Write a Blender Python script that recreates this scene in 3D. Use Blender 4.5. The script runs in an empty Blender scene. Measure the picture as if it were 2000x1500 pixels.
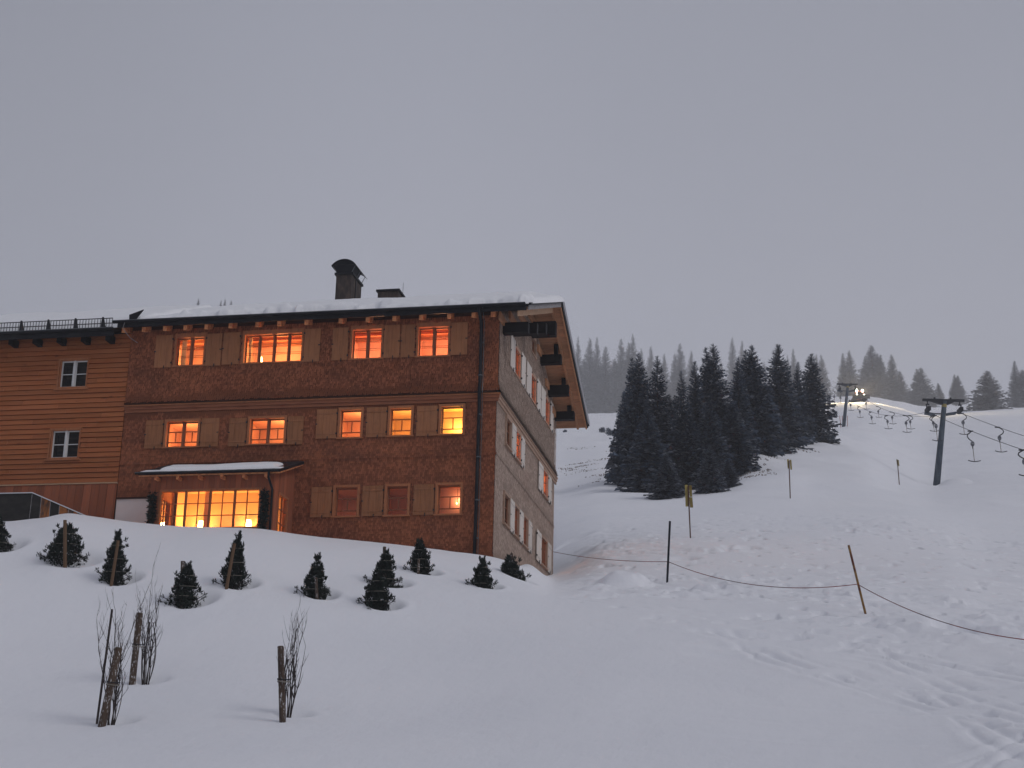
import bpy, math, random
import numpy as np
from mathutils import Matrix, Vector
S = bpy.context.scene
COL = S.collection
rnd = random.Random(7)

# ------------------------------------------------------------------ camera
F = 3182.5
YAW, PITCH, ROLL = -0.19682219, 0.29751485, 0.02306409
CAM = np.array([11.01812741, -52.60399006, -15.72962485])
_cy, _sy = math.cos(YAW), math.sin(YAW)
FWD = np.array([_sy * math.cos(PITCH), _cy * math.cos(PITCH), math.sin(PITCH)])
_r0 = np.array([_cy, -_sy, 0.0]); _u0 = np.cross(_r0, FWD)
RGT = math.cos(ROLL) * _r0 + math.sin(ROLL) * _u0
UPV = -math.sin(ROLL) * _r0 + math.cos(ROLL) * _u0
cam = bpy.data.cameras.new('camera'); co = bpy.data.objects.new('camera', cam); COL.objects.link(co)
M = Matrix.Identity(4)
for i in range(3):
    M[i][0], M[i][1], M[i][2], M[i][3] = RGT[i], UPV[i], -FWD[i], CAM[i]
co.matrix_world = M
cam.sensor_width = 36; cam.lens = F * 36 / 2000; cam.clip_start = 0.5; cam.clip_end = 6000
S.camera = co

# ------------------------------------------------------------------ light
SUN_EL, SUN_AZ = math.radians(38), math.radians(-22)      # azimuth measured from +X
w = bpy.data.worlds.new('World'); S.world = w; w.use_nodes = True
nt = w.node_tree; nt.nodes.clear()
out = nt.nodes.new('ShaderNodeOutputWorld'); bg = nt.nodes.new('ShaderNodeBackground')
sky = nt.nodes.new('ShaderNodeTexSky'); sky.sky_type = 'NISHITA'; sky.sun_disc = False
sky.sun_elevation = math.radians(12); sky.sun_rotation = math.pi / 2 - SUN_AZ
sky.altitude = 1400; sky.dust_density = 3
sc = nt.nodes.new('ShaderNodeVectorMath'); sc.operation = 'SCALE'; sc.inputs['Scale'].default_value = 0.012
# overcast cloud deck: dull grey with a slow unevenness, a little duller overhead
tc = nt.nodes.new('ShaderNodeTexCoord'); sep = nt.nodes.new('ShaderNodeSeparateXYZ')
ramp = nt.nodes.new('ShaderNodeValToRGB')
ramp.color_ramp.elements[0].position = 0.0; ramp.color_ramp.elements[0].color = (0.345, 0.350, 0.402, 1)
ramp.color_ramp.elements[1].position = 1.0; ramp.color_ramp.elements[1].color = (0.25, 0.26, 0.298, 1)
e = ramp.color_ramp.elements.new(0.34); e.color = (0.335, 0.342, 0.398, 1)
e = ramp.color_ramp.elements.new(0.5); e.color = (0.285, 0.295, 0.348, 1)
noi = nt.nodes.new('ShaderNodeTexNoise'); noi.inputs['Scale'].default_value = 2.2; noi.inputs['Detail'].default_value = 3
noi.inputs['Roughness'].default_value = 0.45
mr = nt.nodes.new('ShaderNodeMapRange'); mr.inputs['From Min'].default_value = 0.3; mr.inputs['From Max'].default_value = 0.7
mr.inputs['To Min'].default_value = 0.95; mr.inputs['To Max'].default_value = 1.05
mul = nt.nodes.new('ShaderNodeVectorMath'); mul.operation = 'SCALE'
add = nt.nodes.new('ShaderNodeVectorMath'); add.operation = 'ADD'
L = nt.links.new
L(tc.outputs['Generated'], sep.inputs[0]); L(sep.outputs['Z'], ramp.inputs[0]); L(tc.outputs['Generated'], noi.inputs['Vector'])
L(noi.outputs['Fac'], mr.inputs['Value']); L(ramp.outputs[0], mul.inputs[0]); L(mr.outputs[0], mul.inputs['Scale'])
dt = nt.nodes.new('ShaderNodeVectorMath'); dt.operation = 'DOT_PRODUCT'; dt.inputs[1].default_value = tuple(float(q) for q in RGT)
m2 = nt.nodes.new('ShaderNodeMapRange'); m2.interpolation_type = 'SMOOTHSTEP'; m2.inputs['From Min'].default_value = -0.42; m2.inputs['From Max'].default_value = -0.02
m2.inputs['To Min'].default_value = 0.74; m2.inputs['To Max'].default_value = 1.0
mu2 = nt.nodes.new('ShaderNodeVectorMath'); mu2.operation = 'SCALE'
L(tc.outputs['Generated'], dt.inputs[0]); L(dt.outputs['Value'], m2.inputs['Value']); L(mul.outputs[0], mu2.inputs[0]); L(m2.outputs[0], mu2.inputs['Scale'])
L(sky.outputs[0], sc.inputs[0]); L(sc.outputs[0], add.inputs[0]); L(mu2.outputs[0], add.inputs[1])
L(add.outputs[0], bg.inputs['Color']); bg.inputs['Strength'].default_value = 0.95; L(bg.outputs[0], out.inputs['Surface'])
sl = bpy.data.lights.new('sun', 'SUN'); sl.energy = 0.88; sl.angle = math.radians(24); sl.color = (1.0, 0.97, 0.95)
so = bpy.data.objects.new('sun', sl); COL.objects.link(so)
sd = Vector((math.cos(SUN_EL) * math.cos(SUN_AZ), math.cos(SUN_EL) * math.sin(SUN_AZ), math.sin(SUN_EL)))
so.rotation_euler = sd.to_track_quat('Z', 'Y').to_euler(); so.location = (60, -40, 60)
S.view_settings.view_transform = 'Standard'; S.view_settings.look = 'None'
S.view_settings.exposure = 0.0; S.view_settings.gamma = 1.0; S.view_settings.use_curve_mapping = False
S.render.engine = 'CYCLES'; S.cycles.use_denoising = True; S.cycles.use_adaptive_sampling = True; S.cycles.adaptive_threshold = 0.02
S.cycles.max_bounces = 6; S.cycles.diffuse_bounces = 3; S.cycles.glossy_bounces = 3; S.cycles.transparent_max_bounces = 12
S.cycles.volume_bounces = 2; S.cycles.sample_clamp_indirect = 6

# ------------------------------------------------------------------ maths
def ray(x, y):
    d = FWD * F + RGT * (x - 1000) - UPV * (y - 750)
    return d / np.linalg.norm(d)
def hit_y(x, y, Y=0.0):
    d = ray(x, y); return CAM + d * ((Y - CAM[1]) / d[1])
def az_of(p):
    return np.arctan2(p[..., 0] - CAM[0], p[..., 1] - CAM[1])
def _hash(ix, iy, s):
    h = (ix * 374761393 + iy * 668265263 + s * 974634777) & 0xffffffff
    h = ((h ^ (h >> 13)) * 1274126177) & 0xffffffff
    return ((h ^ (h >> 16)) & 0xffff) / 65535.0
def vnoise(x, y, s=0):
    x = np.asarray(x, float); y = np.asarray(y, float)
    ix = np.floor(x).astype(np.int64); iy = np.floor(y).astype(np.int64)
    fx = x - ix; fy = y - iy; fx = fx * fx * (3 - 2 * fx); fy = fy * fy * (3 - 2 * fy)
    a = _hash(ix, iy, s); b = _hash(ix + 1, iy, s); c = _hash(ix, iy + 1, s); d = _hash(ix + 1, iy + 1, s)
    return (a + (b - a) * fx) * (1 - fy) + (c + (d - c) * fx) * fy - 0.5
def fbm(x, y, s=0, o=4):
    t = 0; a = 1.0
    for i in range(o):
        t = t + a * vnoise(x * 2 ** i, y * 2 ** i, s + i); a *= 0.5
    return t
def pchip(x, y, q):
    x = np.asarray(x, float); y = np.asarray(y, float)      # y may be (n, ...) along axis 0
    h = np.diff(x); sh = (-1,) + (1,) * (y.ndim - 1); hh = h.reshape(sh)
    dl = np.diff(y, axis=0) / hh
    m = np.zeros_like(y)
    w1 = 2 * hh[1:] + hh[:-1]; w2 = hh[1:] + 2 * hh[:-1]
    with np.errstate(divide='ignore', invalid='ignore'):
        mm = (w1 + w2) / (w1 / dl[:-1] + w2 / dl[1:])
    ok = (dl[:-1] * dl[1:]) > 0
    m[1:-1] = np.where(ok, mm, 0); m[0] = dl[0]; m[-1] = dl[-1]
    q = np.clip(q, x[0], x[-1]); k = np.clip(np.searchsorted(x, q) - 1, 0, len(x) - 2)
    t = ((q - x[k]) / h[k]).reshape(sh); H = h[k].reshape(sh)
    return ((1 + 2 * t) * (1 - t) ** 2 * y[k] + t * (1 - t) ** 2 * H * m[k]
            + t * t * (3 - 2 * t) * y[k + 1] + t * t * (t - 1) * H * m[k + 1])

# ------------------------------------------------------------------ terrain
GZ = CAM[2] - 1.7
def zat(u, y, d):
    r = ray(u, y); return CAM[2] + d * r[2] / math.hypot(r[0], r[1])
def dY(u, y, Y):
    p = hit_y(u, y, Y); return math.hypot(p[0] - CAM[0], p[1] - CAM[1])
SKL = {-500: 640, 0: 634, 70: 632, 140: 630, 225: 627, 315: 620, 500: 640, 600: 680, 780: 730, 900: 770, 965: 790}
def left_col(u, yc, Yc, k=1.0, far=None, key=None):
    P = [(27 * k, zat(u, 1500, 27 * k)), (33 * k, zat(u, 1390, 33 * k)), (39.5 * k, zat(u, 1255, 39.5 * k)),
         (44.5 * k, zat(u, yc + (1255 - yc) * 0.42, 44.5 * k))]
    dc = dY(u, yc, Yc); zc = zat(u, yc, dc)
    P += [(dc - 1.2, zc - 0.24), (dc, zc), (dc + 1.4, zc - 0.14), (dc + 3.5, zc - 0.3), (dc + 8, zc - 0.3), (dc + 22, -3.2)]
    ys = SKL[u if key is None else key]
    return P + [(110, zat(u, ys + 210, 110)), (180, zat(u, ys + 90, 180)), (300, zat(u, ys + 30, 300)), (420, zat(u, ys + 8, 420)), (650, zat(u, ys, 650))]
def right_col(u, L_):
    return [(d, zat(u, y, d)) for y, d in L_]
base = [(1500, 27), (1400, 31.5), (1300, 36.5), (1195, 43), (1137, 52)]
cols = {
    -500: left_col(0, 1022, -3.2, 1.12, key=-500), 0: left_col(0, 1022, -3.2, 1.08), 70: left_col(70, 1017, -3.2, 1.07), 140: left_col(140, 1007, -3.2, 1.06),
    225: left_col(225, 1020, -3.2, 1.05), 315: left_col(315, 1030, -3.2, 1.03), 500: left_col(500, 1038, -3.0, 1.0),
    600: left_col(600, 1050, -2.4), 780: left_col(780, 1066, -1.8), 900: left_col(900, 1081, -1.3),
    965: left_col(965, 1091, -0.9),
    1030: right_col(1030, [(1500, 27), (1400, 31.5), (1290, 37), (1190, 42.5), (1142, 47.5), (1111, 60.3)]) + [(64, -4.2), (70, -3.4), (80, -1)] + right_col(1085, [(950, 120), (880, 190), (838, 300), (818, 430), (806, 650)]),
    1085: right_col(1085, [(1500, 27), (1400, 31.5), (1295, 37), (1200, 42.5), (1155, 49), (1122, 64.6), (1077, 76), (1000, 98), (940, 130), (880, 190), (838, 300), (818, 430), (812, 650)]),
    1180: right_col(1180, base + [(1075, 66), (1030, 78), (975, 100), (925, 128), (880, 180), (836, 300), (817, 430), (810, 650)]),
    1300: right_col(1300, base + [(1050, 68), (1008, 82), (985, 92), (971, 101), (966, 106), (958, 113), (930, 130), (870, 200), (834, 300), (815, 430), (806, 650)]),
    1402: right_col(1402, base + [(1050, 67), (990, 87), (966, 99), (958, 105), (950, 112), (928, 126), (905, 145), (860, 200), (832, 300), (812, 430), (800, 650)]),
    1466: right_col(1466, base + [(1050, 67), (972, 93), (925, 113), (893, 129)]) + [(134, zat(1466, 893, 129) + .2)] + right_col(1466, [(875, 175), (845, 230), (828, 300), (808, 430), (794, 650)]),
    1530: right_col(1530, base + [(1050, 67), (972, 93), (920, 112), (880, 137), (862, 150)]) + [(156, zat(1530, 862, 150) + .2)] + right_col(1530, [(852, 200), (838, 250), (822, 320), (803, 430), (790, 650)]),
    1590: right_col(1590, base + [(1050, 67), (972, 95), (920, 116), (880, 142), (854, 165), (847, 200), (836, 270), (806, 380), (784, 650)]),
    1690: right_col(1690, base + [(1050, 67), (972, 97), (925, 120), (880, 158), (850, 210), (836, 270), (800, 370), (781, 470), (775, 650)]),
    1760: right_col(1760, base + [(1050, 68), (972, 103), (940, 133), (900, 175), (860, 240), (830, 320), (792, 480), (784, 650)]),
    1830: right_col(1830, base + [(1060, 67), (985, 102), (946, 148), (910, 190), (870, 250), (835, 340), (808, 480), (796, 650)]),
    1930: right_col(1930, [(1500, 26), (1400, 30.5), (1300, 36), (1215, 42), (1150, 52), (1065, 70), (985, 105), (940, 145), (895, 195), (850, 275), (815, 380), (803, 480), (799, 650)]),
    2080: right_col(2080, [(1500, 26), (1400, 30), (1300, 36), (1225, 42), (1160, 52), (1065, 72), (985, 108), (930, 150), (885, 205), (840, 290), (805, 400), (797, 650)]),
    2500: right_col(2080, [(1500, 26), (1400, 30), (1300, 36), (1225, 42), (1160, 52), (1065, 72), (985, 108), (930, 150), (885, 205), (840, 290), (805, 400), (797, 650)]),
}
LD = np.linspace(math.log(1.5), math.log(2600), 1500)
anch, Zc = [], []
for u in sorted(cols):
    P = [(1.5, GZ), (12, GZ + 0.05), (19, GZ + 0.9)] + sorted(cols[u])
    zl = P[-1][1]
    P += [(dd_, CAM[2] + (zl - CAM[2]) * dd_ / 650 * (1 - 0.012 * (dd_ - 650) / 600)) for dd_ in (720, 800, 890, 990, 1110, 1250)] + [ (2600, CAM[2] + (zl - CAM[2]) * 1250 / 650)]
    d = np.array([p[0] for p in P]); z = np.array([p[1] for p in P])
    ra = ray(u, 1000); anch.append(math.atan2(ra[0], ra[1])); Zc.append(pchip(np.log(d), z, LD))
AZ = np.linspace(anch[0], anch[-1], 900)
TAB = pchip(np.array(anch), np.array(Zc), AZ)
def smooth_az(T, sg):
    n_ = int(sg * 3); kk = np.exp(-0.5 * (np.arange(-n_, n_ + 1) / sg) ** 2); kk /= kk.sum(); Tp = np.pad(T, ((n_, n_), (0, 0)), 'edge')
    return sum(kk[i] * Tp[i:i + len(T)] for i in range(len(kk)))
_w = np.clip((np.exp(LD) - 42) / 9, 0, 1); _w = (_w * _w * (3 - 2 * _w))[None]
TAB = smooth_az(TAB, 30) * (1 - _w) + smooth_az(TAB, 2.2) * _w
WELLS = []          # hollows round planted things: x, y, radius, depth, shift
BLD = None
def terrain(x, y, detail=True):
    x = np.asarray(x, float); y = np.asarray(y, float)
    dx = x - CAM[0]; dy = y - CAM[1]
    d = np.maximum(np.hypot(dx, dy), 1.6); a = np.arctan2(dx, dy)
    fa = np.clip((a - AZ[0]) / (AZ[1] - AZ[0]), 0, len(AZ) - 1.001); fd = np.clip((np.log(d) - LD[0]) / (LD[1] - LD[0]), 0, len(LD) - 1.001)
    ia = fa.astype(int); i_d = fd.astype(int); ta = fa - ia; td = fd - i_d
    z = (TAB[ia, i_d] * (1 - ta) * (1 - td) + TAB[ia + 1, i_d] * ta * (1 - td) + TAB[ia, i_d + 1] * (1 - ta) * td + TAB[ia + 1, i_d + 1] * ta * td)
    back = np.clip((np.abs(a) - 0.9) / 0.8, 0, 1); back = back * back * (3 - 2 * back)
    z = z * (1 - back) + (GZ - 0.12 * np.minimum(d, 300)) * back
    if detail:
        z = z + 0.10 * fbm(x / 7.0, y / 7.0, 3, 3) * np.clip((d - 15) / 20, 0, 1) * (1 + np.clip((d - 80) / 60, 0, 4))
        z = z + 0.018 * fbm(x / 0.9, y / 0.9, 11, 3)
        # trampled, tracked snow between the garden bank and the ski slope
        mz = np.clip((a + 0.168) / 0.03, 0, 1) * np.clip((d - 36 - 6 * np.clip(-a * 6, 0, 1)) / 6, 0, 1) * np.clip((86 - d) / 16, 0, 1)
        patch = np.clip(fbm(x / 7.0, y / 4.5, 21, 3) * 3.2 + 0.25, 0, 1)
        b = fbm(x / 1.5 + 0.4 * y, y / 1.1, 31, 4)
        z = z + mz * patch * (0.30 * np.abs(b) - 0.05 + 0.22 * np.maximum(fbm(x / 0.55, y / 0.45, 41, 3) - 0.1, 0)) - mz * 0.16 * np.clip(fbm(x / 0.6, y / 0.5, 45, 2) * 4 - 1.1, 0, 1)
        # ski tracks and wind ripples running down to the right
        tr = np.clip((a + 0.09) / 0.08, 0, 1) * np.clip((d - 28) / 8, 0, 1) * np.clip((60 - d) / 8, 0, 1)
        tt = (x * 0.32 + y) ; z = z - tr * 0.22 * np.clip(fbm(tt / 0.5, x / 9, 51, 2) * 3 - 0.3, 0, 1) * np.clip(fbm(x / 4, y / 2, 55, 2) * 3 + 0.6, 0, 1)
        # rougher slope further off
        m3 = np.clip((d - 85) / 20, 0, 1) * np.clip((400 - d) / 200, 0, 1)
        z = z + m3 * ((0.25 + 0.75 * np.clip((d - 170) / 80, 0, 1)) * fbm(x / 14, y / 9, 61, 4) + (0.35 + .3 * np.clip((d - 170) / 80, 0, 1)) * np.minimum(fbm(x / 4, y / 3, 66, 3), 0))
        for wx, wy, r, dp, sx, sy in WELLS:
            q = ((x - wx - sx) / r) ** 2 + ((y - wy - sy) / r) ** 2
            z = z - dp * np.exp(-q * q) + 0.12 * dp * np.exp(-((np.sqrt(q) - 1.5) / 0.4) ** 2)
    return z
def spot(u, v, dmin=8, dmax=900):
    "ground point seen at a photograph pixel, or the nearest to it"
    r = ray(u, v); h = math.hypot(r[0], r[1]); ds = np.exp(np.linspace(math.log(dmin), math.log(dmax), 6000))
    X = CAM[0] + r[0] / h * ds; Y = CAM[1] + r[1] / h * ds; Zr = CAM[2] + r[2] / h * ds
    T = terrain(X, Y, False); k = np.argmax(T > Zr) if (T > Zr).any() else -1
    return np.array([X[k], Y[k], T[k]]), ds[k]
def at(u, v, d):
    r = ray(u, v); h = math.hypot(r[0], r[1]); return CAM + r / h * d

# ------------------------------------------------------------------ materials
def mat(name, col, rough=0.8, metal=0.0, noise=None, bump=None, attr=None, objrand=0.0, emit=None, spec=0.1):
    """noise=(scale_vec, amount, second colour), bump=(scale, strength), attr: per-face tint amount"""
    m = bpy.data.materials.new(name); m.use_nodes = True; t = m.node_tree; b = t.nodes['Principled BSDF']; K = t.links.new
    b.inputs['Roughness'].default_value = rough; b.inputs['Metallic'].default_value = metal
    b.inputs['Specular IOR Level'].default_value = spec
    c = t.nodes.new('ShaderNodeRGB'); c.outputs[0].default_value = (*col, 1); cur = c.outputs[0]
    g = t.nodes.new('ShaderNodeTexCoord')
    def mixc(fac, a, bb, typ='MIX'):
        x = t.nodes.new('ShaderNodeMix'); x.data_type = 'RGBA'; x.blend_type = typ
        if isinstance(fac, float): x.inputs[0].default_value = fac
        else: K(fac, x.inputs[0])
        K(a, x.inputs[6])
        if hasattr(bb, 'is_output'): K(bb, x.inputs[7])
        else: x.inputs[7].default_value = (*bb, 1)
        return x.outputs[2]
    def ns(sv, detail=4, rough_=0.6):
        mp = t.nodes.new('ShaderNodeMapping'); mp.inputs['Scale'].default_value = sv; K(g.outputs['Object'], mp.inputs[0])
        n = t.nodes.new('ShaderNodeTexNoise'); n.inputs['Scale'].default_value = 1; n.inputs['Detail'].default_value = detail
        n.inputs['Roughness'].default_value = rough_; K(mp.outputs[0], n.inputs['Vector']); return n.outputs['Fac']
    def rng(v, a, b_, c_, d_):
        r_ = t.nodes.new('ShaderNodeMapRange'); K(v, r_.inputs['Value'])
        for i_, q in zip(('From Min', 'From Max', 'To Min', 'To Max'), (a, b_, c_, d_)): r_.inputs[i_].default_value = q
        return r_.outputs[0]
    if noise:
        for (sv, lo, hi, c2) in noise:
            cur = mixc(rng(ns(sv), lo, hi, 0, 1), cur, c2)
    hs = None
    if objrand or attr:
        src = None
        if objrand:
            oi = t.nodes.new('ShaderNodeObjectInfo'); src = rng(oi.outputs['Random'], 0, 1, 1 - objrand, 1 + objrand)
            v = t.nodes.new('ShaderNodeVectorMath'); v.operation = 'SCALE'; K(cur, v.inputs[0]); K(src, v.inputs['Scale']); cur = v.outputs[0]
        if attr:
            at_ = t.nodes.new('ShaderNodeAttribute'); at_.attribute_name = 'tint'; src = rng(at_.outputs['Fac'], 0, 1, 1 - attr, 1 + attr)
            v = t.nodes.new('ShaderNodeVectorMath'); v.operation = 'SCALE'; K(cur, v.inputs[0]); K(src, v.inputs['Scale']); cur = v.outputs[0]
    K(cur, b.inputs['Base Color'])
    if bump:
        bn = t.nodes.new('ShaderNodeBump'); bn.inputs['Strength'].default_value = bump[1]; bn.inputs['Distance'].default_value = bump[2] if len(bump) > 2 else 0.02
        K(ns(bump[0], 5, 0.65), bn.inputs['Height']); K(bn.outputs[0], b.inputs['Normal'])
    if emit:
        b.inputs['Emission Color'].default_value = (*emit[0], 1); b.inputs['Emission Strength'].default_value = emit[1]
    return m
MT = {}
MT['snow'] = mat('snow', (0.855, 0.86, 0.90), 0.75, bump=((2.2, 1.1, 2.2), 0.55, 0.06), spec=0.1,
                 noise=[((0.15, 0.15, 0.15), 0.35, 0.7, (0.82, 0.83, 0.875))])
MT['roofsnow'] = mat('roof_snow', (0.84, 0.845, 0.87), 0.8, bump=((2, 2, 2), 0.3, 0.03), spec=0.1)
MT['shingle'] = mat('larch_shingle_lamplit', (0.275, 0.092, 0.046), 0.85, attr=0.30,  # warm lamplight on the front is mixed into this red-brown colour
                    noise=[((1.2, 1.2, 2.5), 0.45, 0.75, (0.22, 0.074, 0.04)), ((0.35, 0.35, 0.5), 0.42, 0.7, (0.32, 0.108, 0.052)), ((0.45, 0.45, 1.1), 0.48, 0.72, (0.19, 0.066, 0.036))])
MT['shingle_grey'] = mat('weathered_shingle', (0.45, 0.34, 0.28), 0.85, attr=0.28,
                         noise=[((0.8, 0.8, 1.5), 0.45, 0.75, (0.40, 0.29, 0.235))])
MT['sheath'] = mat('shingle_backing', (0.05, 0.02, 0.012), 0.9)
MT['sheath_grey'] = mat('grey_backing', (0.13, 0.10, 0.085), 0.9)
MT['plank'] = mat('larch_plank', (0.35, 0.125, 0.048), 0.7, objrand=0.11,
                  noise=[((0.8, 9, 26), 0.4, 0.72, (0.30, 0.08, 0.028)), ((2.2, 3.5, 6), 0.62, 0.74, (0.15, 0.05, 0.028)), ((0.3, 1, 0.3), 0.5, 0.8, (0.36, 0.12, 0.05))],
                  bump=((1, 9, 40), 0.3, 0.01))
MT['vboard'] = mat('larch_upright_board', (0.32, 0.10, 0.05), 0.75, objrand=0.2,
                   noise=[((22, 9, 1.2), 0.4, 0.7, (0.24, 0.09, 0.055))], bump=((40, 9, 1), 0.3, 0.01))
MT['shutter'] = mat('shutter_board', (0.33, 0.140, 0.066), 0.75, objrand=0.1,
                    noise=[((18, 4, 1.5), 0.45, 0.75, (0.23, 0.098, 0.048)), ((3, 3, 3), 0.5, 0.8, (0.25, 0.11, 0.055))], bump=((30, 9, 2), 0.25, 0.008))
MT['shutter_pale'] = mat('shutter_pale_board', (0.66, 0.60, 0.55), 0.75, objrand=0.08,
                         noise=[((4, 18, 1.5), 0.45, 0.75, (0.55, 0.49, 0.44))], bump=((9, 30, 2), 0.25, 0.008))
MT['casing'] = mat('window_casing', (0.38, 0.145, 0.065), 0.7, noise=[((12, 12, 3), 0.45, 0.7, (0.28, 0.115, 0.06))])
MT['dark_moulding'] = mat('aged_moulding', (0.27, 0.10, 0.052), 0.8, noise=[((1.5, 1.5, 9), 0.45, 0.7, (0.20, 0.07, 0.04))])
MT['casing_grey'] = mat('gable_casing', (0.40, 0.27, 0.2), 0.7, noise=[((12, 12, 3), 0.45, 0.7, (0.3, 0.19, 0.14))])
MT['sash'] = mat('sash_wood', (0.24, 0.10, 0.055), 0.6)
MT['white'] = mat('white_paint', (0.62, 0.61, 0.60), 0.5)
MT['plaster'] = mat('plaster', (0.80, 0.72, 0.70), 0.9, bump=((6, 6, 6), 0.2, 0.01), noise=[((1, 1, 1), 0.4, 0.7, (0.74, 0.65, 0.62))])
MT['wood'] = mat('spruce_wood', (0.46, 0.235, 0.13), 0.7, objrand=0.12,
                 noise=[((3, 14, 3), 0.45, 0.7, (0.34, 0.165, 0.09)), ((9, 9, 9), 0.66, 0.76, (0.12, 0.05, 0.03))], bump=((4, 20, 4), 0.2, 0.01))
MT['wood_pale'] = mat('fresh_wood', (0.55, 0.36, 0.23), 0.7, noise=[((2, 14, 6), 0.45, 0.7, (0.44, 0.27, 0.17))])
MT['wood_orange'] = mat('rafter_wood_underlit', (0.72, 0.30, 0.13), 0.7, noise=[((8, 8, 8), 0.45, 0.65, (0.42, 0.13, 0.06))])  # orange brightened: window glow from below is put into the colour
MT['wood_grey'] = mat('weathered_wood', (0.30, 0.29, 0.30), 0.8, noise=[((2, 14, 9), 0.42, 0.68, (0.17, 0.155, 0.155))])
MT['charred'] = mat('tarred_beam', (0.006, 0.006, 0.007), 0.65, noise=[((3, 3, 3), 0.5, 0.8, (0.011, 0.010, 0.010))], bump=((8, 8, 8), 0.3, 0.01))
MT['tin'] = mat('dark_sheet_metal', (0.016, 0.017, 0.021), 0.5, 0.3, noise=[((2, 2, 2), 0.5, 0.75, (0.03, 0.03, 0.033))])
MT['rim'] = mat('gutter_rim', (0.12, 0.13, 0.14), 0.4, 0.7)
MT['slab'] = mat('chimney_cladding', (0.045, 0.038, 0.036), 0.7, noise=[((6, 6, 2), 0.45, 0.7, (0.10, 0.075, 0.062))])
MT['steel'] = mat('galvanised_steel', (0.05, 0.068, 0.09), 0.55, 0.3, noise=[((3, 3, 1), 0.45, 0.7, (0.10, 0.125, 0.15))])
MT['iron'] = mat('dark_iron', (0.03, 0.032, 0.037), 0.6, 0.3)
MT['reel'] = mat('reel_housing', (0.10, 0.105, 0.12), 0.5, noise=[((9, 9, 9), 0.5, 0.6, (0.28, 0.29, 0.31))])
MT['rod'] = mat('tow_rod', (0.17, 0.125, 0.09), 0.5)
MT['grass'] = mat('dry_grass', (0.20, 0.165, 0.145), 0.9, attr=0.4)
MT['bark'] = mat('bark', (0.055, 0.042, 0.036), 0.9, noise=[((9, 9, 3), 0.45, 0.7, (0.10, 0.08, 0.07))])
MT['stake'] = mat('round_stake', (0.085, 0.06, 0.045), 0.85, noise=[((30, 30, 14), 0.56, 0.64, (0.50, 0.49, 0.50)), ((9, 9, 2), 0.4, 0.7, (0.05, 0.035, 0.03))])
MT['stake_tan'] = mat('pale_stake', (0.13, 0.08, 0.05), 0.85, noise=[((15, 15, 3), 0.45, 0.7, (0.12, 0.075, 0.045))])
MT['twig'] = mat('twig_bark', (0.045, 0.036, 0.036), 0.85, noise=[((20, 20, 20), 0.55, 0.75, (0.12, 0.105, 0.10))])
MT['leaf'] = mat('evergreen_leaf', (0.013, 0.020, 0.017), 0.7, attr=0.7, noise=[((3, 3, 3), 0.5, 0.7, (0.021, 0.026, 0.02))])
MT['needle'] = mat('spruce_needles', (0.060, 0.080, 0.112), 0.85, attr=0.8, objrand=0.2)
MT['needle_far'] = mat('rimed_foggy_needles', (0.25, 0.255, 0.27), 0.9, attr=0.4)  # rime, with extra fog paleness painted into the colour
MT['frost'] = mat('frosted_needles', (0.17, 0.185, 0.215), 0.9, attr=0.5)
MT['flake'] = mat('snow_dust', (0.62, 0.63, 0.66), 0.8)
MT['twine'] = mat('twine', (0.24, 0.22, 0.19), 0.9)
MT['yellow'] = mat('yellow_board', (0.34, 0.27, 0.09), 0.7, noise=[((4, 4, 4), 0.45, 0.7, (0.24, 0.19, 0.075))])
MT['brownrod'] = mat('brown_rod', (0.115, 0.06, 0.045), 0.6)
MT['bamboo'] = mat('bamboo', (0.23, 0.135, 0.05), 0.6, noise=[((2, 2, 4), 0.5, 0.6, (0.11, 0.03, 0.02))])
MT['blackrod'] = mat('black_rod', (0.014, 0.016, 0.024), 0.5)
MT['redrope'] = mat('red_rope', (0.26, 0.05, 0.045), 0.7, noise=[((0.5, 0.5, 0.5), 0.45, 0.6, (0.10, 0.075, 0.08))])
MT['red'] = mat('red_rod', (0.30, 0.07, 0.06), 0.6)
MT['room'] = mat('room_wall', (0.72, 0.46, 0.36), 0.9, noise=[((1.2, 1.2, 1.2), 0.4, 0.7, (0.64, 0.36, 0.26))])
MT['roomwood'] = mat('room_wood', (0.42, 0.17, 0.08), 0.7, noise=[((0.6, 9, 9), 0.42, 0.62, (0.20, 0.07, 0.035))])
MT['cream'] = mat('sunroom_wall', (0.72, 0.50, 0.30), 0.9)
MT['curtain'] = mat('curtain', (0.80, 0.62, 0.36), 0.9, bump=((40, 40, 0.5), 0.8, 0.03))
MT['lamp'] = mat('lamp_glow', (1, 0.7, 0.3), 0.6, emit=((1.0, 0.60, 0.20), 14))
MT['headlamp'] = mat('headlamp_glow', (1, 0.9, 0.7), 0.6, emit=((1.0, 0.84, 0.55), 300))
MT['groomer'] = mat('groomer_paint', (0.16, 0.035, 0.03), 0.5)
MT['tarp'] = mat('dark_slate_sheet', (0.022, 0.021, 0.020), 0.55, 0.1, noise=[((1.5, 1.5, 3), 0.45, 0.7, (0.04, 0.037, 0.034))], bump=((5, 5, 5), 0.3, 0.02))
MT['amber'] = mat('amber_sheet', (0.30, 0.11, 0.035), 0.25, noise=[((7, 3, 2), 0.42, 0.6, (0.05, 0.035, 0.03))])
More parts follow.
